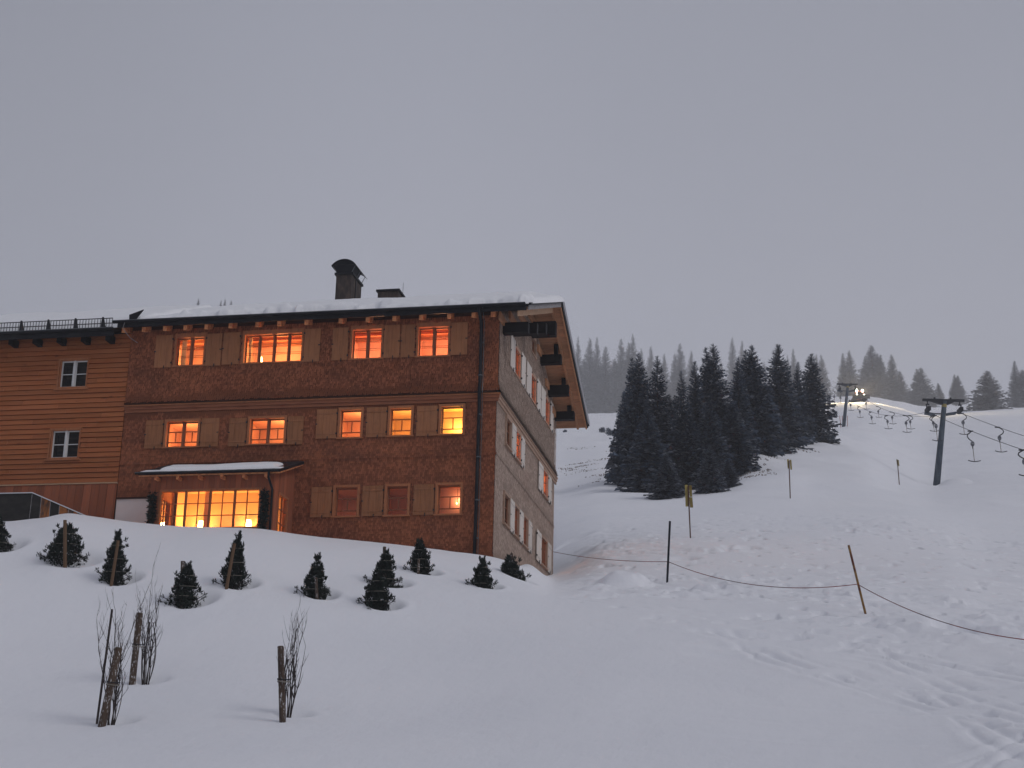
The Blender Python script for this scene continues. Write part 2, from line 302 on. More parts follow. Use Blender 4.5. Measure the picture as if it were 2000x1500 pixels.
def glass_mat(name, tint, refl):
    m = bpy.data.materials.new(name); m.use_nodes = True; t = m.node_tree; t.nodes.clear(); K = t.links.new
    o = t.nodes.new('ShaderNodeOutputMaterial'); mx = t.nodes.new('ShaderNodeMixShader'); tr = t.nodes.new('ShaderNodeBsdfTransparent')
    gl = t.nodes.new('ShaderNodeBsdfGlossy'); gl.inputs['Roughness'].default_value = 0.06; fr = t.nodes.new('ShaderNodeFresnel'); fr.inputs[0].default_value = refl
    tr.inputs[0].default_value = (*tint, 1); K(fr.outputs[0], mx.inputs[0]); K(tr.outputs[0], mx.inputs[1]); K(gl.outputs[0], mx.inputs[2]); K(mx.outputs[0], o.inputs[0])
    return m
MT['glass'] = glass_mat('window_glass', (0.93, 0.93, 0.92), 1.35)
MT['darkglass'] = glass_mat('dark_window_glass', (0.20, 0.25, 0.28), 1.33)

# ------------------------------------------------------------------ mesh helpers
class MB:
    def __init__(s): s.v = []; s.f = []; s.t = []
    def quad(s, *p, tint=None):
        n = len(s.v); s.v += [tuple(q) for q in p]; s.f.append(tuple(range(n, n + len(p)))); s.t.append(rnd.random() if tint is None else tint)
    def hexa(s, c, tint=None):              # 8 corners: bottom ring 0-3 ccw, top ring 4-7
        n = len(s.v); s.v += [tuple(q) for q in c]; t_ = rnd.random() if tint is None else tint
        for q in ((0, 3, 2, 1), (4, 5, 6, 7), (0, 1, 5, 4), (1, 2, 6, 5), (2, 3, 7, 6), (3, 0, 4, 7)):
            s.f.append(tuple(n + k for k in q)); s.t.append(t_)
    def box(s, x0, x1, y0, y1, z0, z1):
        s.hexa([(x0, y0, z0), (x1, y0, z0), (x1, y1, z0), (x0, y1, z0), (x0, y0, z1), (x1, y0, z1), (x1, y1, z1), (x0, y1, z1)])
    def wb(s, W, u0, u1, z0, z1, n0, n1):   # box in a wall frame
        P = lambda u, z, n: W.p(u, z, n)
        s.hexa([P(u0, z0, n1), P(u1, z0, n1), P(u1, z0, n0), P(u0, z0, n0), P(u0, z1, n1), P(u1, z1, n1), P(u1, z1, n0), P(u0, z1, n0)])
    def beam(s, a, b, w_, h_, up=(0, 0, 1)):
        a = Vector(a); b = Vector(b); d = (b - a).normalized(); sd_ = d.cross(Vector(up)).normalized() * (w_ / 2); u_ = sd_.cross(d).normalized() * (h_ / 2)
        s.hexa([a - sd_ - u_, a + sd_ - u_, b + sd_ - u_, b - sd_ - u_, a - sd_ + u_, a + sd_ + u_, b + sd_ + u_, b - sd_ + u_])
    def tube(s, path, rad, n=8, cap=True):
        path = [Vector(p) for p in path]; rad = rad if hasattr(rad, '__len__') else [rad] * len(path); base_ = len(s.v); t_ = rnd.random()
        ref = Vector((0, 0, 1)) if abs((path[-1] - path[0]).normalized().z) < 0.9 else Vector((1, 0, 0))
        for i, p in enumerate(path):
            d = (path[min(i + 1, len(path) - 1)] - path[max(i - 1, 0)]).normalized(); a = d.cross(ref).normalized(); b = d.cross(a)
            for k in range(n):
                q = p + (a * math.cos(2 * math.pi * k / n) + b * math.sin(2 * math.pi * k / n)) * rad[i]; s.v.append(tuple(q))
        for i in range(len(path) - 1):
            for k in range(n):
                s.f.append((base_ + i * n + k, base_ + i * n + (k + 1) % n, base_ + (i + 1) * n + (k + 1) % n, base_ + (i + 1) * n + k)); s.t.append(t_)
        if cap:
            s.f.append(tuple(base_ + k for k in reversed(range(n)))); s.t.append(t_)
            s.f.append(tuple(base_ + (len(path) - 1) * n + k for k in range(n))); s.t.append(t_)
    def mesh(s, name, m, smooth=False, origin=(0, 0, 0)):
        me = bpy.data.meshes.new(name); o = np.array(origin, float)
        me.from_pydata([tuple(np.array(v) - o) for v in s.v] if any(origin) else s.v, [], s.f)
        if s.t and m is not None:
            a = me.attributes.new('tint', 'FLOAT', 'FACE'); a.data.foreach_set('value', np.array(s.t, dtype=np.float32))
        if m is not None: me.materials.append(MT[m] if isinstance(m, str) else m)
        if smooth: me.polygons.foreach_set('use_smooth', [True] * len(me.polygons))
        me.update(); return me
    def build(s, name, m, parent=None, smooth=False, **kw):
        org = wpos(parent) if parent else Vector((0, 0, 0))
        o = bpy.data.objects.new(name, s.mesh(name, m, smooth, tuple(org))); COL.objects.link(o)
        if parent: o.parent = parent
        for k, v in kw.items(): o[k] = v
        return o
def wpos(o):
    p = Vector((0, 0, 0))
    while o: p += Vector(o.location); o = o.parent
    return p
def tag(o, label, cat, group=None, kind=None):
    o['label'] = label; o['category'] = cat
    if group: o['group'] = group
    if kind: o['kind'] = kind
    return o
def empty(name, loc, label, cat, group=None):
    o = bpy.data.objects.new(name, None); o.location = tuple(float(q) for q in loc); COL.objects.link(o); o.empty_display_size = 0.3
    return tag(o, label, cat, group)
class Wall:
    def __init__(s, O, U, N): s.O = Vector(O); s.U = Vector(U); s.N = Vector(N)
    def p(s, u, z, n): return s.O + s.U * u + s.N * n + Vector((0, 0, z))
FRONT = Wall((0, 0, 0), (1, 0, 0), (0, -1, 0))
GABLE = Wall((0, 0, 0), (0, 1, 0), (1, 0, 0))

# ================================================================== GROUND
def add_well(u, v, r, dp, sx=0.12, sy=0.1):
    p, d = spot(u, v); WELLS.append((p[0], p[1], r, dp, sx, sy)); return p
SHRUBS = [  # base px, top px, width px
    ((-8, 1072), 1010, 56, 'evergreen shrub cut by the left edge of the view, farthest left on the bank', 0),
    ((126, 1093), 1024, 74, 'broad round-topped evergreen shrub with a wooden stake in front, below the dark lean-to', 1),
    ((224, 1134), 1040, 50, 'narrow evergreen shrub with forked tip and leaning stake, just above the two left saplings', 2),
    ((358, 1174), 1103, 66, 'squat triangular evergreen shrub tied round a stake whose blunt end sticks out on top', 3),
    ((455, 1142), 1044, 50, 'tall shrub with brush-like tip and long leaning stake, below the lit sunroom window', 4),
    ((613, 1161), 1084, 48, 'slim evergreen shrub with crooked notched top, right of the sunroom and alone on the snow', 5),
    ((750, 1140), 1075, 54, 'evergreen shrub standing behind another in the overlapping pair, its stake end showing above', 6),
    ((736, 1181), 1112, 52, 'evergreen shrub in front of the overlapping pair, nearest the camera there', 7),
    ((820, 1117), 1053, 42, 'rounded column-like evergreen shrub beneath the facade, between the pair and the downpipe', 8),
    ((942, 1146), 1090, 40, 'small evergreen shrub standing just below the foot of the downpipe', 9),
    ((1001, 1126), 1084, 48, 'low leaning evergreen shrub at the foot of the pale gable wall, stake end above', 10)]
shrub_spots = []
for (bx, by), ty, wd, lab, k in SHRUBS:
    p, d = spot(bx, by); sc_ = d / F
    shrub_spots.append((p, d)); WELLS.append((p[0], p[1], wd * sc_ * 0.56, 0.24, 0.16 * wd * sc_ * 2, 0.12))
SAPS = {'a': (218, 1408), 'b': (285, 1328), 'c': (561, 1392)}
sap_spots = {}
for k, (u_, v_) in SAPS.items():
    p, d = spot(u_, v_); sap_spots[k] = (p, d); WELLS.append((p[0], p[1], 0.34, 0.10, 0.14, 0.03))
PYL1, PYL2 = (1829, 944, 148.0), (1648, 838, 272.0)
for (u_, v_, r_, dp_) in ((1222, 1142, .75, -.34), (1392, 1156, .6, -.2), (1360, 1165, .5, -.14), (1335, 1092, .5, .22), (1460, 1072, .4, .2), (1742, 1172, .5, .2), (1858, 1222, .55, .22), (1905, 1232, .4, .2), (1945, 1240, .45, .2), (1125, 1052, .8, .25)):
    p, d = spot(u_, v_); WELLS.append((p[0], p[1], r_, dp_, 0, 0))
for (u_, v_, d_) in (PYL1, PYL2):
    p = at(u_, v_, d_); WELLS.append((p[0] + 1.6, p[1] - 0.5, 1.3, -0.5, 0, 0))

TRACKS = []
for pl in (((1330, 1228), (1500, 1262), (1700, 1335), (1850, 1385), (2010, 1470)), ((1290, 1212), (1450, 1225), (1650, 1255), (1850, 1290), (2010, 1325)), ((1420, 1240), (1560, 1300), (1720, 1350), (1900, 1400), (2010, 1415)),
           ((1860, 1520), (1950, 1470), (2010, 1455)), ((1180, 1178), (1400, 1205), (1600, 1200), (1800, 1215), (2010, 1262)), ((1560, 1262), (1750, 1290), (1880, 1345), (2010, 1385))):
    TRACKS.append([spot(*q)[0][:2] for q in pl])
def grooves(x, y, z):
    sh = x.shape; x = x.ravel(); y = y.ravel(); z = z.ravel().copy(); m = (x > 2) & (x < 45) & (y > CAM[1] + 15) & (y < CAM[1] + 60); k = np.nonzero(m)[0]; X = x[k]; Y = y[k]; dz = np.zeros(len(k))
    wob = 0.5 * vnoise(X / 3.1, Y / 3.1, 71); rag = np.clip(fbm(X / 1.1, Y / 0.8, 73, 3) * 2.2 + 0.55, 0, 1)
    for i, tr in enumerate(TRACKS):
        best = np.full(len(k), 9.0)
        for a_, b_ in zip(tr[:-1], tr[1:]):
            vx, vy = b_ - a_; L2 = vx * vx + vy * vy; t = np.clip(((X - a_[0]) * vx + (Y - a_[1]) * vy) / L2, 0, 1); dd = ((X - a_[0]) * vy - (Y - a_[1]) * vx) / math.sqrt(L2)
            far = np.hypot(X - a_[0] - t * vx, Y - a_[1] - t * vy); dd = np.where(far < 1.4, dd, 9.0); best = np.where(np.abs(dd) < np.abs(best), dd, best)
        q = best + wob
        for off in (-.18, .22): dz -= 0.055 * rag * np.exp(-((q - off) / .085) ** 2)
        dz += 0.02 * rag * np.exp(-((np.abs(q) - .5) / .12) ** 2)
    z[k] += dz; return z.reshape(sh)
def build_ground():
    NA, NR = 1000, 760
    a_in = np.linspace(-0.60, 0.20, NA)
    a_out = np.concatenate([np.linspace(0.21, 2 * math.pi - 0.61, 120)])
    az = np.concatenate([a_in, a_out]); n = len(az)
    # rows follow the distance at which detail shows
    d = np.concatenate([np.exp(np.linspace(math.log(1.6), math.log(24), 30))[:-1], np.exp(np.linspace(math.log(24), math.log(85), NR - 260))[:-1],
                        np.exp(np.linspace(math.log(85), math.log(700), 230)), [850, 1100, 1500, 2500]])
    Rm, Am = np.meshgrid(d, az, indexing='ij')
    X = CAM[0] + Rm * np.sin(Am); Y = CAM[1] + Rm * np.cos(Am); Z = grooves(X, Y, terrain(X, Y))
    # clear the cellar space of the house, the ground must not come through its rooms
    V = np.stack([X, Y, Z], -1).reshape(-1, 3)
    nr = len(d); i, j = np.meshgrid(np.arange(nr - 1), np.arange(n), indexing='ij'); j2 = (j + 1) % n
    Q = np.stack([i * n + j, i * n + j2, (i + 1) * n + j2, (i + 1) * n + j], -1).reshape(-1, 4)[:, ::-1]
    V = np.vstack([V, [[CAM[0], CAM[1], GZ]]]); c = len(V) - 1
    me = bpy.data.meshes.new('snow_ground'); fan = np.array([[k, (k + 1) % n, c] for k in range(n)])[:, ::-1]
    nq, nf = len(Q), len(fan)
    me.vertices.add(len(V)); me.vertices.foreach_set('co', V.astype(np.float32).ravel())
    me.loops.add(nq * 4 + nf * 3); me.loops.foreach_set('vertex_index', np.concatenate([Q.ravel(), fan.ravel()]).astype(np.int32))
    me.polygons.add(nq + nf); ls = np.concatenate([np.arange(nq) * 4, nq * 4 + np.arange(nf) * 3]).astype(np.int32)
    me.polygons.foreach_set('loop_start', ls); me.polygons.foreach_set('use_smooth', np.ones(nq + nf, bool))
    me.update(); me.validate(); me.materials.append(MT['snow'])
    o = bpy.data.objects.new('snow_ground', me); COL.objects.link(o); o['kind'] = 'structure'; o['label'] = 'snow covered slope rising past the farmhouse to the ski lift'
build_ground()

# ================================================================== FARMHOUSE
H = empty('farmhouse', (-6.8, 6.0, -5.2), 'large three storey farmhouse clad in brown wooden shingles with lit windows and snowy roof', 'house')
XL, YB, ZB = -13.63, 12.0, -6.4
def zr(Y):      # roof top surface
    return 5.87 - (0.37 * (6.05 - Y) if Y < 6.05 else 0.42 * (Y - 6.05))
TH = 0.2
def zu(Y): return zr(Y) - TH - 0.02
FW = {  # u0,u1,z0,z1 of casings; kind
    'A': [(-11.93, -10.73, 1.79, 3.06, 2), (-9.35, -7.05, 1.79, 3.06, 4), (-5.33, -4.12, 1.79, 3.08, 2), (-2.92, -1.70, 1.79, 3.07, 2)],
    'B': [(-12.05, -10.70, -1.24, -0.17, 2), (-8.93, -7.49, -1.22, -0.16, 2)],
    'C': [(-5.62, -4.71, -1.08, 0.05, 1), (-3.82, -2.91, -1.06, 0.05, 1), (-2.01, -1.08, -1.06, 0.06, 1)],
    'D': [(-5.65, -4.70, -3.87, -2.73, 1), (-3.82, -2.92, -3.87, -2.73, 1), (-2.03, -1.08, -3.87, -2.73, 1)]}
FS = [(-12.64, -11.99, 1.77, 3.0, 1), (-10.70, -10.11, 1.77, 2.98, -1), (-10.06, -9.42, 1.79, 3.0, 1), (-7.02, -6.42, 1.78, 3.01, -1), (-5.97, -5.39, 1.79, 3.0, 1),
      (-4.09, -3.50, 1.81, 3.02, -1), (-3.46, -2.96, 1.81, 3.01, 1), (-1.67, -1.07, 1.82, 3.01, -1)]
FS2 = [(-12.75, -12.09, -1.23, -0.19, 1), (-10.66, -9.99, -1.22, -0.18, -1), (-9.61, -8.97, -1.24, -0.21, 1), (-7.45, -6.87, -1.23, -0.21, -1), (-6.40, -5.66, -1.05, 0.01, 1),
       (-4.59, -3.86, -1.05, 0.02, 1), (-2.79, -2.05, -1.06, 0.01, 1), (-6.43, -5.69, -3.85, -2.78, 1), (-4.60, -3.86, -3.84, -2.78, 1), (-2.79, -2.07, -3.84, -2.78, 1)]
GW = [(2.70, 3.86, 1.98, 3.18, 2, 'hi'), (6.02, 7.15, 1.98, 3.18, 2, 'hi'), (9.18, 10.28, 1.98, 3.18, 2, 'hi'), (6.05, 6.98, 3.86, 4.72, 1, 'none'),
      (1.52, 2.50, -1.04, 0.08, 1, 'lit'), (3.36, 4.28, -1.04, 0.08, 1, 'hi'), (9.11, 10.20, -1.04, 0.06, 1, 'hi'),
      (1.46, 2.50, -3.86, -2.68, 1, 'dim'), (3.36, 4.28, -3.86, -2.68, 1, 'dim'), (5.12, 6.08, -3.86, -2.68, 1, 'dim'), (8.94, 10.34, -3.84, -2.66, 2, 'lit2')]
GS = [(1.82, 2.66, 1.98, 3.18), (3.92, 4.70, 1.98, 3.18), (4.98, 5.96, 1.98, 3.18), (7.22, 8.0, 1.98, 3.18), (8.16, 9.12, 1.98, 3.18), (10.34, 11.02, 1.98, 3.18),
      (2.57, 3.30, -1.04, 0.08), (4.34, 5.02, -1.04, 0.08), (8.10, 9.05, -1.03, 0.06), (10.26, 11.0, -1.03, 0.06),
      (2.57, 3.30, -3.86, -2.70), (4.34, 5.05, -3.86, -2.70), (6.14, 6.80, -3.86, -2.70), (7.90, 8.88, -3.86, -2.68), (10.40, 11.2, -3.84, -2.68)]
PORCH = (-11.5, -7.1)
f_open = [(a[0] + .05, a[1] - .05, a[2] + .05, a[3] - .05) for k in FW for a in FW[k]] + [(PORCH[0] + .15, PORCH[1] - .15, -4.75, -2.75)]
g_open = [(a[0] + .05, a[1] - .05, a[2] + .05, a[3] - .05) for a in GW]
def wall_grid(W, u0, u1, z0, ztop, opens, extra=(), n=0.0):
    mb = MB(); us = sorted({u0, u1, *extra, *[o[0] for o in opens], *[o[1] for o in opens]})
    for a, b in zip(us[:-1], us[1:]):
        m_ = (a + b) / 2; hol = sorted([(o[2], o[3]) for o in opens if o[0] < m_ < o[1]]); z = z0
        for (q0, q1) in hol:
            mb.quad(W.p(a, z, n), W.p(b, z, n), W.p(b, q0, n), W.p(a, q0, n)); z = q1
        mb.quad(W.p(a, z, n), W.p(b, z, n), W.p(b, ztop(b), n), W.p(a, ztop(a), n))
    return mb
wf = wall_grid(FRONT, XL, 0, ZB, lambda u: zu(0) - .01, f_open)
wf.quad((XL, 0, ZB), (XL, YB, ZB), (XL, YB, zu(YB)), (XL, 6.05, zu(6.05)), (XL, 0, zu(0)))
wf.quad((0, YB, ZB), (XL, YB, ZB), (XL, YB, zu(YB)), (0, YB, zu(YB)))
wf.build('wall', 'sheath', H)
wall_grid(GABLE, 0, YB, ZB, lambda u: zu(u) - .01, g_open, extra=(6.05,)).build('gable_wall', 'sheath_grey', H, label='pale grey gable wall')

def proud(z):       # how far each storey's shingles stand off the wall plane
    if z > 0.40:
        return 0.05 + 0.13 * max(0, 1 - (z - 0.40) / 0.40) ** 2
    if z > -1.80: return 0.0 + 0.05 * max(0, 1 - (z + 1.80) / 0.25) ** 2
    return -0.0 + 0.16 * max(0, 1 - (z + 5.7) / 0.6) ** 2
def clad(W, u0, u1, z0, ztop, holes, skip, name, m, sgn, rough):
    mb = MB(); z = z0; row = 0; R_ = random.Random(len(name)); cw, ch = 0.072, 0.078
    while z < 6:
        n0 = proud(z); n1 = proud(z + ch * 1.6); up = z > 0.4
        ru = rough if up else 0.3
        e0, e1 = (u0 - (0.0 if sgn > 0 else n0), u1 + (n0 if sgn > 0 else 0))
        u = e0 - (cw / 2 if row % 2 else 0); zt = z + ch * 1.5
        while u < e1:
            a = max(u + 0.003, e0); b = min(u + cw - 0.003, e1); um = (a + b) / 2; u += cw * (1 + (R_.random() - .5) * 0.25 * ru)
            if b - a < 0.02 or zt > ztop(um) or 0.10 < z + ch * .8 < 0.46: continue
            if any(h[0] < um < h[1] and h[2] < z + ch * .7 < h[3] for h in holes): continue
            t = R_.random() ** 1.3; jz = (R_.random() - .5) * 0.03 * ru; q = 0.016 + 0.014 * R_.random() * ru
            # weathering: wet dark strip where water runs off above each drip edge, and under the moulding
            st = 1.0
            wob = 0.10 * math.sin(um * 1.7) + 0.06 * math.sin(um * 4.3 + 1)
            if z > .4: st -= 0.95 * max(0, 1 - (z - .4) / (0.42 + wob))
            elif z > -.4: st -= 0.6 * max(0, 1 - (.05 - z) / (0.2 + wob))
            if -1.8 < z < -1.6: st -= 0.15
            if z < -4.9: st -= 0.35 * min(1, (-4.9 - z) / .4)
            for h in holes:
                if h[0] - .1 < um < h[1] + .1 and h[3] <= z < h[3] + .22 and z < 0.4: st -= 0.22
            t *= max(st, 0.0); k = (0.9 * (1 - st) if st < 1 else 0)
            p = W.p
            mb.quad(p(a, z + jz + ch * .18, n0 + q), p(a + (b - a) * .3, z + jz, n0 + q + .002), p(b - (b - a) * .3, z + jz, n0 + q + .002), p(b, z + jz + ch * .18, n0 + q),
                    p(b, zt, n1 + 0.004), p(a, zt, n1 + 0.004), tint=t - k)
        z += ch * (1 + (R_.random() - .5) * 0.1); row += 1
    return mb.build(name, m, H, kind='stuff')
FH = [(a[0], a[1], a[2], a[3]) for k in FW for a in FW[k]] + [(PORCH[0], PORCH[1], -9, -2.05), (XL - 1, -11.0, -9, -3.0)]
GH = [(a[0], a[1], a[2], a[3]) for a in GW]
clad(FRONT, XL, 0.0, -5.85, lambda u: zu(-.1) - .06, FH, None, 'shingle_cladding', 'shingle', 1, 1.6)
clad(GABLE, 0.0, YB, -5.85, lambda u: zu(u) - .06, GH, None, 'gable_shingle_cladding', 'shingle_grey', -1, 1.2)
# underlay so that the flared shingle courses have a body behind them
for W, a, b, nm, m_ in ((FRONT, XL, 0.0, 'drip_flare', 'sheath'), (GABLE, 0.0, YB, 'gable_drip_flare', 'sheath_grey')):
    mb = MB(); zs = [0.415, 0.5, 0.6, 0.72, 0.85]
    for z0_, z1_ in zip(zs[:-1], zs[1:]):
        mb.quad(W.p(a, z0_, proud(z0_) - .004), W.p(b, z0_, proud(z0_) - .004), W.p(b, z1_, proud(z1_) - .004), W.p(a, z1_, proud(z1_) - .004))
    mb.quad(W.p(a, .415, 0.001), W.p(b, .415, 0.001), W.p(b, .415, proud(.415) - .004), W.p(a, .415, proud(.415) - .004))
    mb.build(nm, m_, H)
# storey moulding: stepped boards
for W, a, b, m_ in ((FRONT, XL, 0.02, 'casing'), (GABLE, -0.0, YB + .3, 'casing_grey')):
    for (z0_, z1_, n_) in ((0.350, 0.405, 0.115), (0.235, 0.345, 0.085), (0.12, 0.23, 0.05)):
        mb = MB(); mb.wb(W, a, b if W is GABLE else b + n_, z0_, z1_, 0.003, n_); mb.build('moulding', m_ if W is GABLE or z1_ > .4 else 'dark_moulding', H)

# ---- windows
def window(W, u0, u1, z0, z1, kind, nsash, room, light, sm='sash', cm='casing', parent=H, glass='glass', depth=0.16, rd=2.2):
    cw = 0.085 if kind != 'white' else 0.03
    if kind == 'A': cw = 0.075
    out_n = 0.075
    c = MB(); top = 0.16 if kind == 'A' else cw
    c.wb(W, u0, u1, z1 - top, z1, -depth - .05, out_n); c.wb(W, u0, u0 + cw, z0 + .05, z1 - top, -depth - .05, out_n - .004)
    c.wb(W, u1 - cw, u1, z0 + .05, z1 - top, -depth - .05, out_n - .004); c.wb(W, u0 - .03, u1 + .03, z0 - .005, z0 + .048, -depth - .05, out_n + .03)
    wnd = c.build('window', cm, parent)
    a, b, lo, hi = u0 + cw, u1 - cw, z0 + .05, z1 - top
    g = b - a; n = nsash; gaps = {1: 0.0, 2: 0.06, 4: 0.05}[n]
    sw = (g - gaps * (n - 1)) / n; fr = 0.034 if kind != 'white' else 0.042
    panes = []
    for i in range(n):
        x0 = a + i * (sw + gaps); x1 = x0 + sw; s_ = MB()
        s_.wb(W, x0, x1, lo, lo + fr, -depth, -depth + .045); s_.wb(W, x0, x1, hi - fr, hi, -depth, -depth + .045)
        s_.wb(W, x0, x0 + fr, lo + fr, hi - fr, -depth, -depth + .044); s_.wb(W, x1 - fr, x1, lo + fr, hi - fr, -depth, -depth + .044)
        if i < n - 1: s_.wb(W, x1, x1 + gaps, lo, hi, -depth, -depth + (0.09 if i != n // 2 - 1 or n == 2 else 0.14))
        panes.append((x0 + fr, x1 - fr, lo + fr, hi - fr)); s_.build('sash', 'white' if kind == 'white' else sm, wnd)
    def gbar(*q_):
        mu = MB(); mu.wb(W, *q_); mu.build('glazing_bar', 'white' if kind == 'white' else sm, wnd)
    t = 0.011 if kind == 'A' else 0.017
    for (x0, x1, y0, y1) in panes:
        h_ = y1 - y0; m_ = (x0 + x1) / 2
        if kind == 'A':
            for f_ in (0.30, 0.36, 0.62, 0.68): gbar(x0, x1, y0 + h_ * (1 - f_) - t / 2, y0 + h_ * (1 - f_) + t / 2, -depth + .006, -depth + .03)
        elif kind == 'white':
            gbar(x0, x1, y0 + h_ * .5 - .014, y0 + h_ * .5 + .014, -depth + .006, -depth + .035)
        else:
            for f_ in (0.36, 0.80): gbar(x0, x1, y0 + h_ * (1 - f_) - t, y0 + h_ * (1 - f_) + t, -depth + .006, -depth + .03)
            v_ = m_ if n == 1 else (x0 + (x1 - x0) * .52); gbar(v_ - t, v_ + t, y0 + h_ * .2 + t, y0 + h_ * .64 - t, -depth + .006, -depth + .028)
    for (x0, x1, y0, y1) in panes:
        p = MB(); p.quad(W.p(x0, y0, -depth + .003), W.p(x1, y0, -depth + .003), W.p(x1, y1, -depth + .003), W.p(x0, y1, -depth + .003)); p.build('pane', glass, wnd)
    # the room behind the glass
    R_ = MB(); n0, n1 = -depth - .055, -rd; e = 0.35 if W is FRONT else 0.2; zl, zh = z0 - .35, z1 + .12
    ua, ub = u0 - e, u1 + e
    q = W.p
    R_.quad(q(ua, zl, n1), q(ub, zl, n1), q(ub, zh, n1), q(ua, zh, n1)); R_.quad(q(ua, zl, n0), q(ua, zl, n1), q(ua, zh, n1), q(ua, zh, n0))
    R_.quad(q(ub, zl, n0), q(ub, zl, n1), q(ub, zh, n1), q(ub, zh, n0)); R_.quad(q(ua, zl, n0), q(ub, zl, n0), q(ub, zl, n1), q(ua, zl, n1))
    for (xa, xb, ya, yb) in ((ua, u0, zl, zh), (u1, ub, zl, zh), (u0, u1, zl, z0), (u0, u1, z1, zh)):
        R_.quad(q(xa, ya, n0), q(xb, ya, n0), q(xb, yb, n0), q(xa, yb, n0))
    if kind != 'A': R_.quad(q(ua, zh, n0), q(ub, zh, n0), q(ub, zh, n1), q(ua, zh, n1))
    R_.build('room', room, wnd)
    if kind == 'A':
        R2 = MB(); R2.quad(q(ua, zh, n0), q(ub, zh, n0), q(ub, zh, n1), q(ua, zh, n1))
        for k in range(3): R2.wb(W, ua, ub, zh - .13, zh - .002, n1 + .35 + k * .6, n1 + .50 + k * .6)
        R2.build('ceiling_beams', 'roomwood', wnd)
    if light:
        e_, colr, fu, fz, fn = light
        l = bpy.data.lights.new('room_lamp', 'POINT'); l.energy = e_ * 2.9; l.color = colr; l.shadow_soft_size = 0.12
        o = bpy.data.objects.new('room_lamp', l); o.location = q(u0 + (u1 - u0) * fu, z0 + (z1 - z0) * fz, fn) - wpos(wnd); o.parent = wnd; COL.objects.link(o)
    return wnd
WARM, ORG, RED, YEL = (1.0, 0.50, 0.13), (1.0, 0.46, 0.15), (1.0, 0.43, 0.20), (1.0, 0.60, 0.10)
def curtain(wnd, W, u0, u1, z0, z1, n, m='curtain'):
    mb = MB(); k = 8
    for i in range(k):
        a = u0 + (u1 - u0) * i / k; b = u0 + (u1 - u0) * (i + 1) / k; na = n + (.03 if i % 2 else 0); nb = n + (0 if i % 2 else .03)
        mb.quad(W.p(a, z0, na), W.p(b, z0, nb), W.p(b, z1, nb), W.p(a, z1, na))
    mb.build('curtain', m, wnd)
def glow(wnd, W, u, z, n, r=0.05, h=0.2):
    mb = MB(); p = W.p(u, z, n); mb.tube([p, p + Vector((0, 0, h * .5)), p + Vector((0, 0, h))], [r, r * 1.1, r * .6], 8); mb.build('lamp_shade', 'lamp', wnd)
a = FW['A']
w1 = window(FRONT, *a[0][:4], 'A', 2, 'room', (24, ORG, .3, .5, -.9)); curtain(w1, FRONT, -11.80, -11.60, 1.7, 3.1, -.30)
w2 = window(FRONT, *a[1][:4], 'A', 4, 'room', (50, ORG, .45, .45, -1.1)); glow(w2, FRONT, -8.86, 1.95, -.62, .06, .32)
curtain(w2, FRONT, -9.22, -9.10, 1.7, 3.0, -.28); curtain(w2, FRONT, -7.25, -7.15, 1.7, 3.0, -.28)
w3 = window(FRONT, *a[2][:4], 'A', 2, 'room', (30, RED, .5, .3, -1.1))
w4 = window(FRONT, *a[3][:4], 'A', 2, 'room', (32, RED, .5, .3, -1.1))
a = FW['B']
window(FRONT, *a[0][:4], 'B', 2, 'room', (17, ORG, .4, .5, -1.0)); window(FRONT, *a[1][:4], 'B', 2, 'room', (17, ORG, .6, .5, -1.0))
a = FW['C']
window(FRONT, *a[0][:4], 'C', 1, 'room', (13, ORG, .5, .6, -1.0)); window(FRONT, *a[1][:4], 'C', 1, 'cream', (13, WARM, .5, .5, -1.0)); window(FRONT, *a[2][:4], 'C', 1, 'cream', (17, YEL, .5, .5, -1.0))
a = FW['D']
window(FRONT, *a[0][:4], 'D', 1, 'room', (1.5, (1, .42, .22), .3, .0, -1.4)); window(FRONT, *a[1][:4], 'D', 1, 'room', (1.3, (1, .40, .2), .5, -.1, -1.3))
w12 = window(FRONT, *a[2][:4], 'D', 1, 'roomwood', (4.5, (1, .42, .2), .6, .7, -1.1)); glow(w12, FRONT, -1.40, -3.36, -.5, .018, .06)
mb = MB(); p = FRONT.p(-1.38, -3.33, -.5); mb.tube([p, p + Vector((0, 0, .5))], .008, 5); mb.build('lamp_cord', 'iron', w12)
for (u0, u1, z0, z1, n, k) in GW:
    lt = {'hi': (24, RED, .5, .6, -.9), 'lit': (26, ORG, .3, .5, -.9), 'lit2': (6, ORG, .8, .5, -1.0), 'dim': (4.0, RED, .5, .6, -1.2), 'none': None}[k]
    window(GABLE, u0, u1, z0, z1, 'A' if z0 > 1 else 'C', n, 'room' if k != 'none' else 'roomwood', lt, cm='casing_grey', glass='glass' if k != 'none' else 'darkglass', depth=.05)
